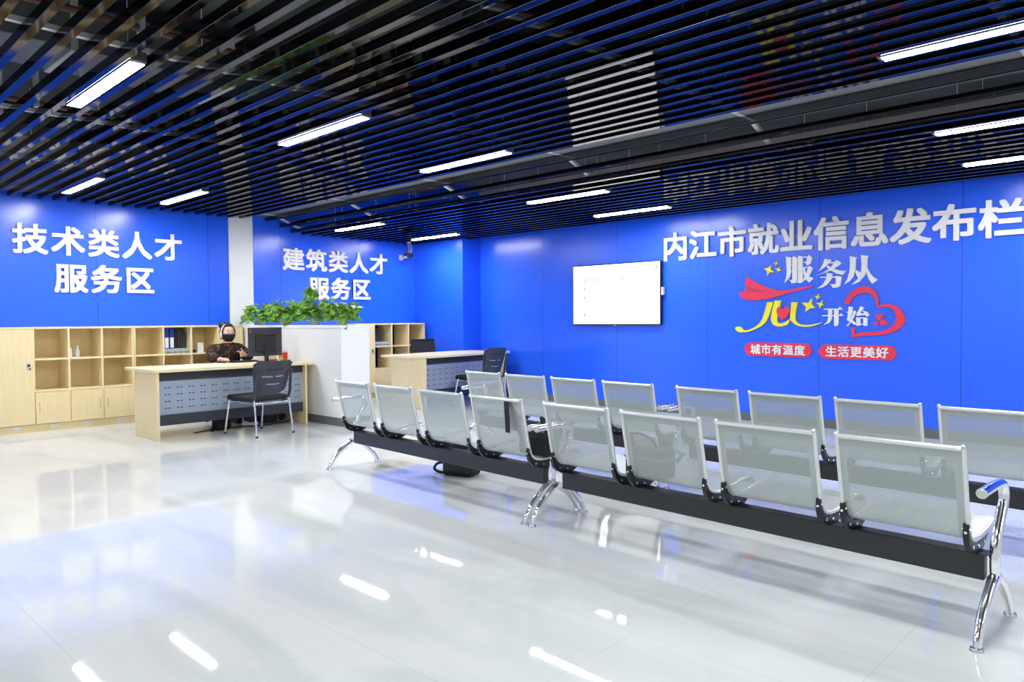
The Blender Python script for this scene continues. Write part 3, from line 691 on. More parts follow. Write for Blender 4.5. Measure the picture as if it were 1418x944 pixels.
pothos(-8.26, 5.12, 'tallest green plant, third from the left on the partition', 0.27, 0.22, [(-0.30, -0.15, 0.02)], 13, 230, 0.13)
pothos(-7.66, 5.12, 'rightmost green plant at the open end of the partition', 0.25, 0.19, [(0.23, -0.12, -0.03)], 14, 210)

# ------------------------------------------------------------------ desks
def desk(label, loc, rz, Ln, D, pd, h=0.748, TL=0.05):
    """local x along the front (left to right from the visitors), y towards the clerk, front edge y=0"""
    t = thing('office_desk', label, 'desk', loc, rz, 'office desks with perforated front panels')
    poly = []
    for cx, cy, a0 in ((Ln-0.07, 0.07, -PI/2), (Ln-0.03, D-0.03, 0), (0.03+TL, D-0.03, PI/2), (0.10+TL, 0.10, PI)):
        r = 0.07 if cy < 0.09 else (0.10 if cy < 0.2 else 0.03)
        for k in range(6): a = a0 + PI/2*k/5; poly.append((cx+r*math.cos(a), cy+r*math.sin(a)))
    MB().prism(poly, lambda x, y, z: (x, y, z), h-0.028, h).build('desktop', 'maple_edge', t)
    y0 = 0.05
    for x in (0.09, Ln-0.09-0.028):
        MB().box(x, x+0.028, y0, y0+pd, 0, h-0.028, bev=0.003).build('side_panel', 'maple', t)
    xa, xb = 0.118, Ln-0.118
    b = MB().box(xa, xb, y0+0.075, y0+0.092, 0.262, 0.625); nx = int((xb-xa-0.12)/0.128)
    for r in range(4):
        for k in range(nx+1):
            x = xa+0.08+k*0.128; z = 0.545-r*0.073
            for q in (0, 0.038): b.box(x+q, x+q+0.022, y0+0.073, y0+0.0755, z, z+0.009, mi=1)
    b.build('modesty_panel', ['modesty_grey', 'black_plastic'], t)
    MB().box(xa, xb, y0+0.060, y0+0.095, 0.625, h-0.028).build('upper_rail', 'charcoal', t)
    MB().box(xa, xb, y0+0.060, y0+0.095, 0.150, 0.262).build('lower_rail', 'charcoal', t)
    return t
desk('maple desk left of the partition with the seated clerk and a monitor', (-7.93, 2.965, 0), PI/2, 1.95, 0.86, 0.62)
desk('empty maple desk right of the partition, beside the blue corner', (-7.83, 6.53, 0), PI/2+0.127, 2.06, 0.90, 0.66)

# on the first desk
t = thing('computer_monitor', 'black computer monitor on the desk, seen from behind', 'monitor', (-8.47, 4.545, 0.748), PI/2-0.07)
MB().box(-0.215, 0.215, -0.012, 0.018, 0.075, 0.425, bev=0.008).build('back_cover', 'charcoal', t)
MB().box(-0.13, 0.13, -0.03, -0.008, 0.12, 0.33, bev=0.012).build('rear_housing', 'black_plastic', t)
MB().box(-0.205, 0.205, 0.0175, 0.0195, 0.09, 0.415).build('screen', 'black_plastic', t)
MB().box(-0.025, 0.025, -0.045, -0.02, 0.01, 0.22, bev=0.006).build('neck', 'black_plastic', t)
MB().lathe([(0, 0), (0.11, 0), (0.105, 0.012), (0, 0.014)], (0, -0.01, 0), 24).build('base', 'black_plastic', t, smooth=True)
MB().box(-0.195, -0.185, -0.0135, -0.0118, 0.365, 0.395).build('sticker', 'orange', t)
t = thing('keyboard', 'black keyboard lying on the desk in front of the clerk', 'keyboard', (-8.66, 4.36, 0.748), PI/2)
MB().box(-0.17, 0.17, -0.06, 0.07, 0, 0.014, bev=0.004).build('base', 'black_plastic', t)
b = MB()
for r in range(4):
    for k in range(12): b.box(-0.158+k*0.0265, -0.158+k*0.0265+0.022, -0.052+r*0.029, -0.052+r*0.029+0.024, 0.014, 0.02)
b.build('keys', 'charcoal', t)
t = thing('computer_mouse', 'small dark mouse under the clerk\'s hand', 'mouse', (-8.70, 4.115, 0.748), PI/2)
MB().ball((0, 0, 0.010), (0.028, 0.05, 0.018), 10).build('shell', 'black_plastic', t, smooth=True)
MB().box(-0.003, 0.003, -0.04, -0.022, 0.020, 0.028, bev=0.002).build('wheel', 'mid_grey', t)
t = thing('card_holder', 'small stand of white cards behind the monitor neck', 'card holder', (-8.60, 4.72, 0.748), PI/2)
MB().box(-0.06, 0.06, 0, 0.04, 0, 0.02, bev=0.004).build('stand', 'red_box', t)
for k in range(2): MB().box(-0.055+k*0.06, -0.005+k*0.06, 0.01+k*0.012, 0.014+k*0.012, 0.02, 0.085).build('card', 'paper', t)
t = thing('figurine', 'small green frog-like ornament on the desk right of the monitor', 'ornament', (-8.56, 4.815, 0.748))
t['label'] = 'small green ornament on the desk right of the monitor neck'
MB().ball((0, 0, 0.025), (0.02, 0.022, 0.026), 8).build('body', 'green_toy', t, smooth=True)
MB().ball((0, 0, 0.062), 0.018, 8).build('head', 'green_toy', t, smooth=True)
t = thing('gift_box', 'small red box on the desk at the right of the monitor', 'box', (-8.62, 4.895, 0.748), PI/2)
MB().box(-0.045, 0.04, 0, 0.07, 0, 0.10, bev=0.004).build('carton', 'red_box', t)
MB().box(-0.048, 0.043, -0.003, 0.073, 0.10, 0.125, bev=0.006).build('lid', 'pink_white', t)
b = MB().tube(smooth_path([(-8.55, 4.83, 0.753), (-8.47, 4.86, 0.758), (-8.40, 4.84, 0.766), (-8.34, 4.80, 0.760), (-8.36, 4.75, 0.753), (-8.46, 4.74, 0.753), (-8.44, 4.80, 0.753)], 6), 0.004, 6)
tag(b.build('desk_cable', 'cable_teal', smooth=True), 'thin grey-green cable looped on the right end of the desk', 'cable')
for i, (x, y, r, lb) in enumerate(((-8.35, 3.42, 0.2, 'white paper sheet flat on the left part of the desk'), (-8.22, 3.80, -0.1, 'white paper sheet flat on the middle of the desk'))):
    o = MB().box(-0.105, 0.105, -0.15, 0.15, 0, 0.0015).build('paper_sheet', 'paper'); o.location = (x, y, 0.748); o.rotation_euler = (0, 0, r)
    tag(o, lb, 'paper')

# under the first desk
t = thing('computer_tower', 'black computer case on the floor under the right end of the desk', 'computer', (-8.40, 4.545, 0), PI/2)
MB().box(-0.075, 0.085, 0, 0.36, 0.01, 0.135, bev=0.006).build('case', 'black_plastic', t)
MB().box(-0.065, 0.075, -0.008, 0.002, 0.02, 0.125, bev=0.004).build('front_panel', 'charcoal', t)
for x in (-0.05, 0.06): MB().box(x-0.015, x+0.015, 0.02, 0.34, 0, 0.01).build('foot', 'black_soft', t)
t = thing('subwoofer', 'small grey box with a round fan grille beside the computer case', 'speaker', (-8.40, 4.695, 0), PI/2)
MB().box(-0.05, 0.075, 0, 0.15, 0.005, 0.125, bev=0.005).build('cabinet', 'mid_grey', t)
MB().lathe([(0.046, 0), (0.046, 0.008), (0.036, 0.010), (0.030, 0.002), (0.012, 0.004), (0, 0.012)], n=20, M=Matrix.Translation((0.012, 0.0, 0.065)) @ Matrix.Rotation(PI/2, 4, 'X')).build('speaker_cone', 'black_plastic', t, smooth=True)
b = MB().tube(smooth_path([(-8.41, 4.83, 0.02), (-8.35, 4.78, 0.006), (-8.27, 4.60, 0.006), (-8.22, 4.35, 0.006), (-8.33, 4.15, 0.006), (-8.36, 3.85, 0.006), (-8.25, 3.55, 0.006)], 6), 0.006, 6)
tag(b.build('power_cable', 'black_plastic', smooth=True), 'black cable lying on the floor under the desk', 'cable')

t = thing('floor_stand', 'round white base with a dark stem standing on the floor under the desk', 'stand', (-8.42, 4.31, 0))
MB().lathe([(0, 0), (0.092, 0), (0.095, 0.02), (0.08, 0.035), (0, 0.038)], n=24).build('base', 'paper', t, smooth=True)
MB().lathe([(0, 0.036), (0.035, 0.036), (0.038, 0.13), (0.05, 0.14), (0.05, 0.22), (0, 0.225)], n=16).build('body', 'black_plastic', t, smooth=True)
t = thing('handbag', 'black slouching handbag on the floor under the left half of the desk', 'bag', (-8.30, 3.90, 0), PI/2+0.2)
MB().box(-0.10, 0.10, -0.05, 0.07, 0, 0.135, bev=0.028, seg=3).build('body', 'black_soft', t, smooth=True)
MB().tube(smooth_path([(-0.08, 0.0, 0.10), (-0.13, -0.02, 0.06), (-0.17, -0.03, 0.012), (-0.14, -0.04, 0.012)], 5), 0.010, 8).build('strap', 'black_soft', t, smooth=True)

# ------------------------------------------------------------------ office chairs of the clerks
def swivel_chair(label, loc, rz, mesh_back, z_back=0.44):
    """faces local +y"""
    t = thing('office_chair', label, 'chair', loc, rz, 'swivel chairs behind the desks')
    MB().box(-0.23, 0.23, -0.22, 0.22, 0.40, 0.46, bev=0.025).build('seat', 'black_soft', t, smooth=True)
    bk = MB()
    for sx in (-1, 1): bk.tube(smooth_path([(sx*0.20, -0.24, 0.52), (sx*0.22, -0.28, 0.72), (sx*0.215, -0.31, z_back+0.49)], 5), 0.014, 8)
    bk.tube([(-0.215, -0.31, z_back+0.49), (0.215, -0.31, z_back+0.49)], 0.014, 8); bk.tube([(-0.20, -0.24, 0.52), (0.20, -0.24, 0.52)], 0.014, 8)
    f = bk.build('back_frame', 'black_plastic', t, smooth=True)
    b = MB(); n = 8
    for i in range(n):
        for (za, zb) in ((i/n, (i+1)/n),):
            pa = Vector((0, -0.24-0.07*za, 0.52+(z_back-0.03)*za)); pb = Vector((0, -0.24-0.07*zb, 0.52+(z_back-0.03)*zb))
            w0, w1 = 0.205, 0.205
            vs = [b.bm.verts.new(q) for q in ((-w0, pa.y-0.004, pa.z), (w0, pa.y-0.004, pa.z), (w1, pb.y-0.004, pb.z), (-w1, pb.y-0.004, pb.z), (-w0, pa.y+0.004, pa.z), (w0, pa.y+0.004, pa.z), (w1, pb.y+0.004, pb.z), (-w1, pb.y+0.004, pb.z))]
            b.bm.faces.new(vs[:4]); b.bm.faces.new(vs[4:][::-1])
    b.build('backrest', 'mesh_fabric', f)
    MB().tube([(0, -0.05, 0.39), (0, -0.30, 0.44), (0, -0.27, 0.60)], 0.02, 8).build('back_support', 'black_plastic', t, smooth=True)
    MB().tube([(0, 0, 0.10), (0, 0, 0.41)], 0.028, 12).build('gas_column', 'black_plastic', t, smooth=True)
    b = MB()
    for k in range(5):
        a = 2*PI*k/5+0.3; b.tube([(0, 0, 0.10), (0.27*math.cos(a), 0.27*math.sin(a), 0.07)], [0.028, 0.018], 8)
    b.build('star_base', 'black_plastic', t, smooth=True)
    for k in range(5):
        a = 2*PI*k/5+0.3
        MB().lathe([(0, -0.02), (0.032, -0.018), (0.032, 0.018), (0, 0.02)], n=12, M=Matrix.Translation((0.27*math.cos(a), 0.27*math.sin(a), 0.032)) @ Matrix.Rotation(PI/2, 4, 'X')).build('castor', 'black_plastic', t, smooth=True)
    return t
swivel_chair('black swivel chair the clerk is sitting on', (-9.16, 4.33, 0), -PI/2, True, 0.20)
c2 = swivel_chair('black mesh-backed swivel chair behind the empty desk', (-9.00, 7.72, 0), -PI/2-0.1, True)

# ------------------------------------------------------------------ visitor chairs (faces local +y)
def visitor_chair(label, loc, rz):
    t = thing('visitor_chair', label, 'chair', loc, rz, 'black visitor chairs with chrome legs')
    MB().box(-0.23, 0.23, -0.225, 0.27, 0.372, 0.437, bev=0.028, seg=3).build('seat', 'black_soft', t, smooth=True)
    # slotted plastic backrest, curved round the sitter
    b = MB(); nu, nv = 17, 12
    def pt(u, v, off):
        x = u*(0.228 + 0.02*v - 0.03*(1-v)**2)
        y = -0.25 - 0.075*v + 0.05*(u*u) - off
        z = 0.492 + 0.325*v - 0.035*(1-u*u)*(1-v)
        if abs(u) > 0.8 and v > 0.85: z -= (abs(u)-0.8)*(v-0.85)*0.9
        return Vector((x, y, z))
    slots = {(9, 4), (9, 5), (9, 6), (9, 7), (9, 8), (9, 9), (6, 3), (6, 4), (6, 5), (6, 6), (6, 8), (6, 9), (6, 10), (3, 4), (3, 5), (3, 6), (3, 7), (3, 8), (3, 9)}
    us = [-1+2*i/nu for i in range(nu+1)]
    vs_ = [0, .10, .20, .27, .31, .42, .50, .54, .65, .72, .76, .90, 1.0]
    F = [[b.bm.verts.new(pt(u, v, 0)) for u in us] for v in vs_]
    K = [[b.bm.verts.new(pt(u, v, 0.012)) for u in us] for v in vs_]
    holes = {(3, i) for i in range(5, 12)} | {(6, i) for i in list(range(3, 8)) + list(range(9, 13))} | {(9, i) for i in range(5, 12)}
    def cell(j, i): return 0 <= j < len(vs_)-1 and 0 <= i < nu and (j, i) not in holes
    for j in range(len(vs_)-1):
        for i in range(nu):
            if not cell(j, i): continue
            b.bm.faces.new((F[j][i], F[j+1][i], F[j+1][i+1], F[j][i+1]))
            b.bm.faces.new((K[j][i], K[j][i+1], K[j+1][i+1], K[j+1][i]))
            for (dj, di, a, c) in ((-1, 0, (j, i), (j, i+1)), (1, 0, (j+1, i+1), (j+1, i)), (0, -1, (j+1, i), (j, i)), (0, 1, (j, i+1), (j+1, i+1))):
                if not cell(j+dj, i+di):
                    b.bm.faces.new((F[a[0]][a[1]], F[c[0]][c[1]], K[c[0]][c[1]], K[a[0]][a[1]]))
    bmesh.ops.recalc_face_normals(b.bm, faces=b.bm.faces)
    b.build('backrest', 'charcoal', t, smooth=True)
    for sx in (-1, 1):
        MB().tube(smooth_path([(sx*0.222, -0.235, 0.40), (sx*0.228, -0.258, 0.48), (sx*0.226, -0.272, 0.58), (sx*0.215, -0.30, 0.72)], 5), [0.017]*12+[0.013]*4, 8).build('back_post', 'charcoal', t, smooth=True)
        MB().tube(smooth_path([(sx*0.222, -0.232, 0.43), (sx*0.224, -0.245, 0.37), (sx*0.236, -0.30, 0.012)], 4), 0.0105, 10).build('leg', 'chrome', t, smooth=True)
        MB().tube(smooth_path([(sx*0.215, 0.20, 0.375), (sx*0.222, 0.222, 0.345), (sx*0.236, 0.285, 0.012)], 4), 0.0105, 10).build('leg', 'chrome', t, smooth=True)
        MB().tube([(sx*0.222, -0.24, 0.362), (sx*0.215, 0.205, 0.362)], 0.0105, 10).build('side_rail', 'chrome', t, smooth=True)
        for y in (-0.30, 0.285): MB().lathe([(0, 0), (0.015, 0), (0.014, 0.02), (0, 0.02)], (sx*0.236, y, 0), 10).build('foot', 'black_plastic', t)
    MB().tube([(-0.222, -0.238, 0.360), (0.222, -0.238, 0.360)], 0.0105, 10).build('cross_rail', 'chrome', t, smooth=True)
    MB().tube([(-0.215, 0.205, 0.360), (0.215, 0.205, 0.360)], 0.0105, 10).build('cross_rail', 'chrome', t, smooth=True)
    return t
v1 = visitor_chair('black slotted-back visitor chair with chrome legs before the clerk\'s desk', (-7.72, 4.05, 0), PI/2+0.13)
v2 = dup(v1, (-7.68, 7.46, 0), PI/2+0.13, 'black visitor chair at the empty desk, half hidden behind the rear bench')
v2.scale = (1.04, 1.04, 1.04)

# ------------------------------------------------------------------ waiting benches
SEAT_PROF = [(-0.217, 0.743), (-0.211, 0.755), (-0.201, 0.749), (-0.190, 0.69), (-0.176, 0.62), (-0.160, 0.55), (-0.145, 0.48), (-0.130, 0.425),
             (-0.112, 0.392), (-0.075, 0.372), (0.0, 0.364), (0.12, 0.376), (0.21, 0.390), (0.28, 0.397), (0.315, 0.390), (0.330, 0.372), (0.332, 0.352)]
SEAT_PATH = smooth_path([(0, a, z) for a, z in SEAT_PROF], 3)
def make_seat(parent, x):
    hw = 0.236
    b = MB(); uvl = b.bm.loops.layers.uv.new('UVMap')
    s = 0.0; rows = []
    for i, p in enumerate(SEAT_PATH):
        if i: s += (p - SEAT_PATH[i-1]).length
        rows.append((s, [b.bm.verts.new((x+u*hw, p.y, p.z)) for u in (-1, -0.5, 0, 0.5, 1)]))
    for (s0, a), (s1, c) in zip(rows, rows[1:]):
        for k in range(4):
            f = b.bm.faces.new((a[k], a[k+1], c[k+1], c[k]))
            for lp, (uu, ss) in zip(f.loops, ((-1+k*.5, s0), (-1+(k+1)*.5, s0), (-1+(k+1)*.5, s1), (-1+k*.5, s1))): lp[uvl].uv = (uu*hw, ss)
    seat = b.build('seat', 'perforated', parent, smooth=True)
    for sx in (-1, 1):
        pts = [(x+sx*0.240, p.y, p.z) for p in SEAT_PATH[2:]]
        MB().tube(pts, 0.0095, 10).build('side_frame', 'silver_edge', seat, smooth=True)
        # cast bracket under the bend
        poly = [(-0.150, 0.445), (-0.152, 0.405), (-0.138, 0.365), (-0.108, 0.332), (-0.07, 0.316), (0.035, 0.314), (0.07, 0.330), (0.105, 0.362), (0.118, 0.376), (0.06, 0.364),
                (0.00, 0.352), (-0.05, 0.358), (-0.085, 0.372), (-0.110, 0.395), (-0.126, 0.430), (-0.136, 0.450)]
        xc = x+sx*0.236
        bb = MB().prism(poly, lambda a, z, h: (h, a, z), xc-0.011, xc+0.011)
        q = bb
        for (a, z) in ((-0.138, 0.424), (-0.088, 0.345), (-0.02, 0.335), (0.05, 0.342)):
            for e in (-1, 1):
                q.lathe([(0.0065, 0), (0.0055, 0.003), (0, 0.004)], n=8, mi=1, M=Matrix.Translation((xc+e*0.011, a, z)) @ Matrix.Rotation(e*PI/2, 4, 'Y'))
            q.lathe([(0.0065, 0), (0.0055, 0.003), (0, 0.004)], n=8, mi=1, M=Matrix.Translation((xc, a-0.016, z-0.008)) @ Matrix.Rotation(PI/2, 4, 'X'))
        q.build('bracket', ['bracket_black', 'chrome'], seat, smooth=True)
    MB().tube([(x-0.236, SEAT_PATH[2].y-0.004, 0.747), (x+0.236, SEAT_PATH[2].y-0.004, 0.747)], 0.0095, 10).build('top_rail', 'silver_edge', seat, smooth=True)
    return seat
LB = 2.365
def make_bench(label):
    t = thing('waiting_bench', label, 'bench', (0, 0, 0), 0, 'steel four-seat waiting benches')
    MB().box(0.064, LB-0.045, -0.04, 0.04, 0.208, 0.314, bev=0.006).build('beam', 'beam_black', t)
    for xa, xb in ((0.0, 0.07), (LB-0.05, LB-0.018)): MB().box(xa, xb, -0.016, 0.016, 0.222, 0.300, bev=0.004).build('collar', 'chrome', t)
    for k in range(4): make_seat(t, LB/2 + (k-1.5)*0.5775)
    for x in (0, LB-0.018):
        up = smooth_path([(x, 0, 0.20), (x, -0.004, 0.30), (x, 0.022, 0.375), (x, 0.072, 0.445), (x, 0.112, 0.505), (x, 0.112, 0.555), (x, 0.07, 0.582), (x, -0.04, 0.588), (x, -0.195, 0.584)], 6)
        lg = MB().tube(up, 0.0195, 14)
        for s in (-1, 1):
            pts = smooth_path([(x, 0, 0.225), (x, s*0.045, 0.208), (x, s*0.12, 0.158), (x, s*0.185, 0.098), (x, s*0.222, 0.045), (x, s*0.236, 0.008)], 6)
            lg.tube(pts, [0.0198]*8+[0.019]*12+[0.0165]*11, 12)
        lg.ball((x, 0, 0.215), (0.0198, 0.05, 0.03), 10)
        leg = lg.build('leg_frame', 'chrome', t, smooth=True, angle=60)
        for s in (-1, 1):
            MB().lathe([(0, 0), (0.0255, 0), (0.0255, 0.005), (0.021, 0.014), (0.014, 0.016), (0, 0.016)], (x, s*0.238, 0), 20).build('foot_pad', 'chrome_satin', leg, smooth=True)
        MB().tube([(x, -0.193, 0.584), (x, -0.203, 0.584)], [0.0205, 0.015], 12).build('arm_cap', 'silver_paint', leg, smooth=True)
    return t
TF = math.atan(-0.0571); TR = math.atan(-0.075)
def bpos(P0, th, u): return (P0[0]+math.cos(th)*u, P0[1]+math.sin(th)*u, 0)
PF = (-5.405, 3.68); PRR = (-5.29, 5.12)
B0 = make_bench('front waiting bench at left, with a black strap over one seat back')
B0.location = bpos(PF, TF, 0.055); B0.rotation_euler = (0, 0, TF)
dup(B0, bpos(PF, TF, 2.465), TF, 'front waiting bench at right, nearest to the camera')
dup(B0, bpos(PRR, TR, -0.01), TR, 'rear waiting bench at left, below the wall screen')
dup(B0, bpos(PRR, TR, 2.425), TR, 'rear waiting bench at right, below the slogan')

# ------------------------------------------------------------------ bags on and under the benches
def bl(u, v, z, th=TF, P0=PF):
    return (P0[0]+math.cos(th)*u-math.sin(th)*v, P0[1]+math.sin(th)*u+math.cos(th)*v, z)
t = thing('shoulder_bag', 'black shoulder bag on the front bench with its strap hung over the seat back', 'bag', bl(2.265, 0.02, 0.374), TF)
MB().box(-0.13, 0.13, -0.06, 0.09, 0.004, 0.165, bev=0.03, seg=4).build('body', 'black_soft', t, smooth=True)
MB().box(-0.132, 0.132, -0.065, 0.095, 0.115, 0.172, bev=0.02, seg=3).build('flap', 'black_plastic', t, smooth=True)
def ribbon(b, pts, wd, th_=0.003):
    """flat strap: pts in (x,y,z), width along x"""
    for p, q in zip(pts, pts[1:]):
        p = Vector(p); q = Vector(q); d = (q-p).normalized(); nn = Vector((1, 0, 0)).cross(d)*th_*0.5
        vs = [b.bm.verts.new(c) for c in (p+Vector((-wd/2,0,0))-nn, p+Vector((wd/2,0,0))-nn, q+Vector((wd/2,0,0))-nn, q+Vector((-wd/2,0,0))-nn,
                                          p+Vector((-wd/2,0,0))+nn, p+Vector((wd/2,0,0))+nn, q+Vector((wd/2,0,0))+nn, q+Vector((-wd/2,0,0))+nn)]
        for f in ((0,1,2,3), (7,6,5,4), (0,4,5,1), (1,5,6,2), (2,6,7,3), (3,7,4,0)): b.bm.faces.new([vs[i] for i in f])
    bmesh.ops.recalc_face_normals(b.bm, faces=b.bm.faces)
b = MB()
ribbon(b, [(-0.045, -0.02, 0.16), (-0.045, -0.12, 0.22), (-0.045, -0.19, 0.33), (-0.045, -0.198, 0.372), (-0.045, -0.212, 0.381), (-0.045, -0.231, 0.378), (-0.045, -0.236, 0.36), (-0.045, -0.228, 0.25), (-0.045, -0.224, 0.165)], 0.042)
b.build('strap', 'black_soft', t)
b = MB(); b.tube(smooth_path([(0.11, -0.03, 0.15), (0.125, -0.09, 0.24), (0.125, -0.09, 0.26), (0.12, 0.0, 0.2), (0.12, 0.06, 0.15)], 5), 0.010, 8); b.build('handle', 'black_soft', t, smooth=True)
t = thing('floor_bag', 'black bag standing on the floor under the front left bench', 'bag', (-4.37, 4.02, 0), TF+0.35)
MB().box(-0.135, 0.135, -0.07, 0.11, 0, 0.262, bev=0.03, seg=4).build('body', 'black_soft', t, smooth=True)
MB().box(-0.12, 0.12, -0.085, -0.06, 0.03, 0.13, bev=0.012, seg=3).build('front_pocket', 'black_plastic', t, smooth=True)
MB().tube(smooth_path([(-0.09, 0.02, 0.25), (-0.06, 0.02, 0.285), (0.06, 0.02, 0.29), (0.10, 0.02, 0.25)], 6), 0.011, 8).build('handle', 'black_soft', t, smooth=True)
MB().tube(smooth_path([(-0.13, -0.03, 0.10), (-0.20, -0.03, 0.085), (-0.235, -0.02, 0.04), (-0.21, 0.0, 0.013), (-0.16, 0.0, 0.012), (-0.125, 0.0, 0.03)], 6), 0.0115, 8).build('strap', 'black_soft', t, smooth=True)
t = thing('tote_bag', 'black tote bag with papers on the front right bench, second seat', 'bag', bl(3.18, 0.0, 0.374), TF)
MB().box(-0.135, 0.12, -0.085, 0.05, 0.004, 0.17, bev=0.02, seg=3).build('body', 'black_soft', t, smooth=True)
MB().box(-0.138, 0.123, -0.088, 0.053, 0.105, 0.118, bev=0.004).build('stitched_band', 'mid_grey', t)
MB().tube(smooth_path([(-0.10, -0.03, 0.165), (-0.12, -0.06, 0.22), (-0.06, -0.07, 0.245), (0.02, -0.05, 0.22), (0.05, -0.03, 0.165)], 6), 0.008, 8).build('handle', 'black_soft', t, smooth=True)
MB().box(-0.11, 0.05, -0.01, 0.0, 0.09, 0.235, bev=0.001, M=Matrix.Rotation(0.12, 4, 'X')).build('paper', 'paper', t)

# ------------------------------------------------------------------ the clerk
t = thing('person', 'seated person in brown patterned jacket, black face mask and white headband behind the desk', 'person', (-9.13, 4.36, 0), -PI/2)
nodes = [(0, 0.00, 0.50, .16, .12), (0, 0.02, 0.66, .13, .10), (0, 0.03, 0.80, .14, .10), (0, 0.03, 0.905, .115, .085), (0, 0.032, 0.965, .052), (0, 0.052, 1.005, .054, .058)]
edges = [(0, 1), (1, 2), (2, 3), (3, 4), (4, 5)]
def chain(start, pts):
    last = start; ids = []
    for p in pts:
        nodes.append(p); edges.append((last, len(nodes)-1)); last = len(nodes)-1; ids.append(last)
    return ids
chain(5, [(0, 0.060, 1.050, .071, .080), (0, 0.058, 1.105, .079, .090), (0, 0.046, 1.155, .076, .084), (0, 0.036, 1.190, .050, .055)])
# right arm (nearer the left of the picture): forearm on the desk, hand over the mouse
ra = chain(3, [(0.155, 0.02, 0.895, .058), (0.235, 0.09, 0.79, .045), (0.245, 0.20, 0.775, .040), (0.235, 0.335, 0.79, .026, .022)])
rp_ = chain(ra[-1], [(0.233, 0.375, 0.795, .036, .014), (0.233, 0.405, 0.796, .038, .013)])
for k, (dx, ln) in enumerate(((-0.030, .060), (-0.010, .070), (0.010, .066), (0.029, .050))):
    chain(rp_[-1], [(0.233+dx, 0.425, 0.797, .0095), (0.233+dx*1.2, 0.425+ln*0.5, 0.795, .0085), (0.233+dx*1.25, 0.425+ln*0.85, 0.780, .0078), (0.233+dx*1.25, 0.425+ln, 0.766, .007)])
chain(rp_[0], [(0.195, 0.392, 0.786, .011), (0.176, 0.412, 0.778, .0095), (0.170, 0.436, 0.770, .008)])
# left arm: forearm raised, hand pointing to the side
la = chain(3, [(-0.155, 0.02, 0.895, .058), (-0.235, 0.10, 0.79, .045), (-0.17, 0.24, 0.80, .038), (-0.085, 0.325, 0.835, .026, .022)])
lp_ = chain(la[-1], [(-0.055, 0.350, 0.846, .016, .032), (-0.028, 0.365, 0.852, .015, .034)])
chain(lp_[-1], [(-0.008, 0.372, 0.872, .0095), (0.020, 0.380, 0.878, .0085), (0.050, 0.384, 0.880, .0075)])
for k, dz in enumerate((0.855, 0.838, 0.822)):
    chain(lp_[-1], [(-0.010, 0.378, dz, .0095), (0.012-0.004*k, 0.400, dz-0.002, .0088), (0.004, 0.420, dz-0.004, .0082), (-0.018, 0.424, dz-0.004, .0075)])
chain(lp_[0], [(-0.048, 0.345, 0.880, .011), (-0.034, 0.350, 0.902, .009), (-0.026, 0.354, 0.918, .0078)])
for s in (-1, 1):
    chain(0, [(s*0.09, 0.06, 0.50, .088), (s*0.12, 0.40, 0.50, .062), (s*0.125, 0.43, 0.28, .050), (s*0.10, 0.36, 0.09, .036), (s*0.095, 0.40, 0.052, .036, .034), (s*0.09, 0.48, 0.036, .034, .024)])
body = skin_mesh('body', nodes, edges, 'skin', t, 2)
# jacket: follows torso and arms a little further out, ends at neck and wrists
jn = [(0, 0.0, 0.52, .19, .15), (0, 0.02, 0.66, .175, .14), (0, 0.03, 0.80, .180, .135), (0, 0.03, 0.905, .145, .110), (0, 0.035, 0.955, .085, .078), (0, 0.040, 0.985, .074, .072)]
je = [(0, 1), (1, 2), (2, 3), (3, 4), (4, 5)]
def jchain(st, pts):
    l_ = st
    for p in pts: jn.append(p); je.append((l_, len(jn)-1)); l_ = len(jn)-1
jchain(3, [(0.165, 0.015, 0.885, .092), (0.245, 0.085, 0.80, .085), (0.25, 0.20, 0.805, .066), (0.238, 0.318, 0.798, .042, .038)])
jchain(3, [(-0.165, 0.015, 0.885, .092), (-0.245, 0.095, 0.80, .085), (-0.178, 0.235, 0.81, .062), (-0.100, 0.312, 0.832, .042, .038)])
skin_mesh('jacket', jn, je, 'jacket', t, 2)
tn = [(0, 0.0, 0.50, .175, .13), (0.095, 0.06, 0.50, .10), (0.122, 0.40, 0.50, .074), (0.127, 0.43, 0.28, .062), (0.10, 0.36, 0.10, .052), (-0.095, 0.06, 0.50, .10), (-0.122, 0.40, 0.50, .074), (-0.127, 0.43, 0.28, .062), (-0.10, 0.36, 0.10, .052)]
skin_mesh('trousers', tn, [(0, 1), (1, 2), (2, 3), (3, 4), (0, 5), (5, 6), (6, 7), (7, 8)], 'trousers', t, 2)
for s in (-1, 1):
    MB().box(s*0.092-0.045, s*0.092+0.045, 0.30, 0.53, 0.0, 0.085, bev=0.035, seg=4).build('shoe', 'black_soft', t, smooth=True)
HC = Vector((0, 0.050, 1.105))
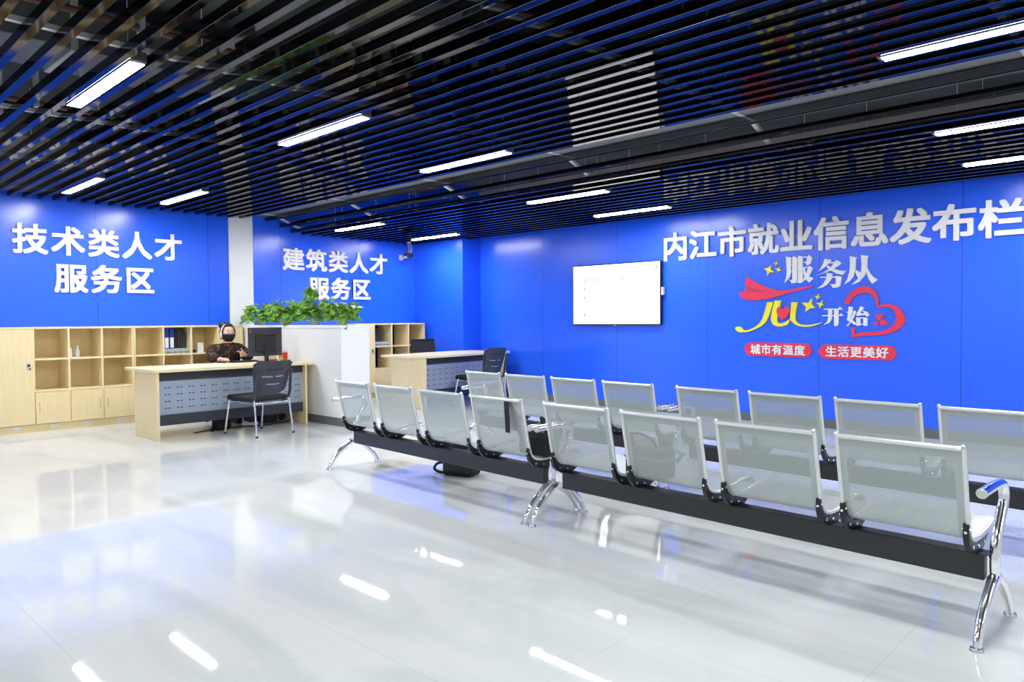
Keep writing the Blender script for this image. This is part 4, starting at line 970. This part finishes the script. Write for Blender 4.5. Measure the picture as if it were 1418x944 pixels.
def head_patch(name, rx, ry, rz, keep, mat, thick=0.006, c=HC, off=(0, 0, 0)):
    d = bmesh.new(); bmesh.ops.create_uvsphere(d, u_segments=32, v_segments=24, radius=1.0)
    for v in d.verts: v.co = Vector((v.co.x*rx, v.co.y*ry, v.co.z*rz))
    bmesh.ops.delete(d, geom=[f for f in d.faces if not keep(f.calc_center_median())], context='FACES')
    bmesh.ops.solidify(d, geom=d.faces[:], thickness=-thick)
    bmesh.ops.translate(d, verts=d.verts, vec=c + Vector(off))
    me = bpy.data.meshes.new(name); d.to_mesh(me); d.free(); me.materials.append(MATS[mat])
    for p in me.polygons: p.use_smooth = True
    o = bpy.data.objects.new(name, me); COL.objects.link(o); o.parent = t
    return o
hair = head_patch('hair', 0.089, 0.104, 0.122, lambda q: (q.y < 0.038 and q.z > 0.0) or (q.y < 0.008 and q.z > -0.08) or q.z > 0.092, 'hair', 0.008)
MB().ball((0.012, -0.025, 1.200), (0.066, 0.070, 0.052), 12).build('hair_bun', 'hair', hair, smooth=True)
pts = []
for k in range(25):
    a = PI*(-0.14) + PI*1.28*k/24
    pts.append((0.095*math.cos(a), 0.070 + 0.006*math.sin(a), 1.098 + 0.122*math.sin(a)))
MB().tube(pts, 0.0095, 10, flat=1.0).build('headband', 'paper', t, smooth=True)
head_patch('face_mask', 0.086, 0.104, 0.108, lambda q: q.y > 0.022 and -0.095 < q.z < -0.012 + 0.012*(q.y/0.104), 'black_soft', 0.005, off=(0, 0.004, -0.012))
MB().tube([(0, 0.134, 1.122), (0, 0.143, 1.105), (0, 0.146, 1.090)], [0.006, 0.008, 0.008], 8).build('nose', 'skin', t, smooth=True)
for s in (-1, 1):
    MB().ball((s*0.034, 0.129, 1.113), (0.015, 0.008, 0.0065), 8).build('eye', 'paper', t, smooth=True)
    MB().ball((s*0.034, 0.135, 1.113), (0.0065, 0.004, 0.0065), 8).build('iris', 'hair', t, smooth=True)
    MB().tube(smooth_path([(s*0.016, 0.139, 1.137), (s*0.034, 0.137, 1.142), (s*0.054, 0.124, 1.134)], 4), [0.003]*9, 6).build('eyebrow', 'hair', t, smooth=True)
    MB().ball((s*0.088, 0.045, 1.085), (0.012, 0.022, 0.032), 8).build('ear', 'skin', t, smooth=True)
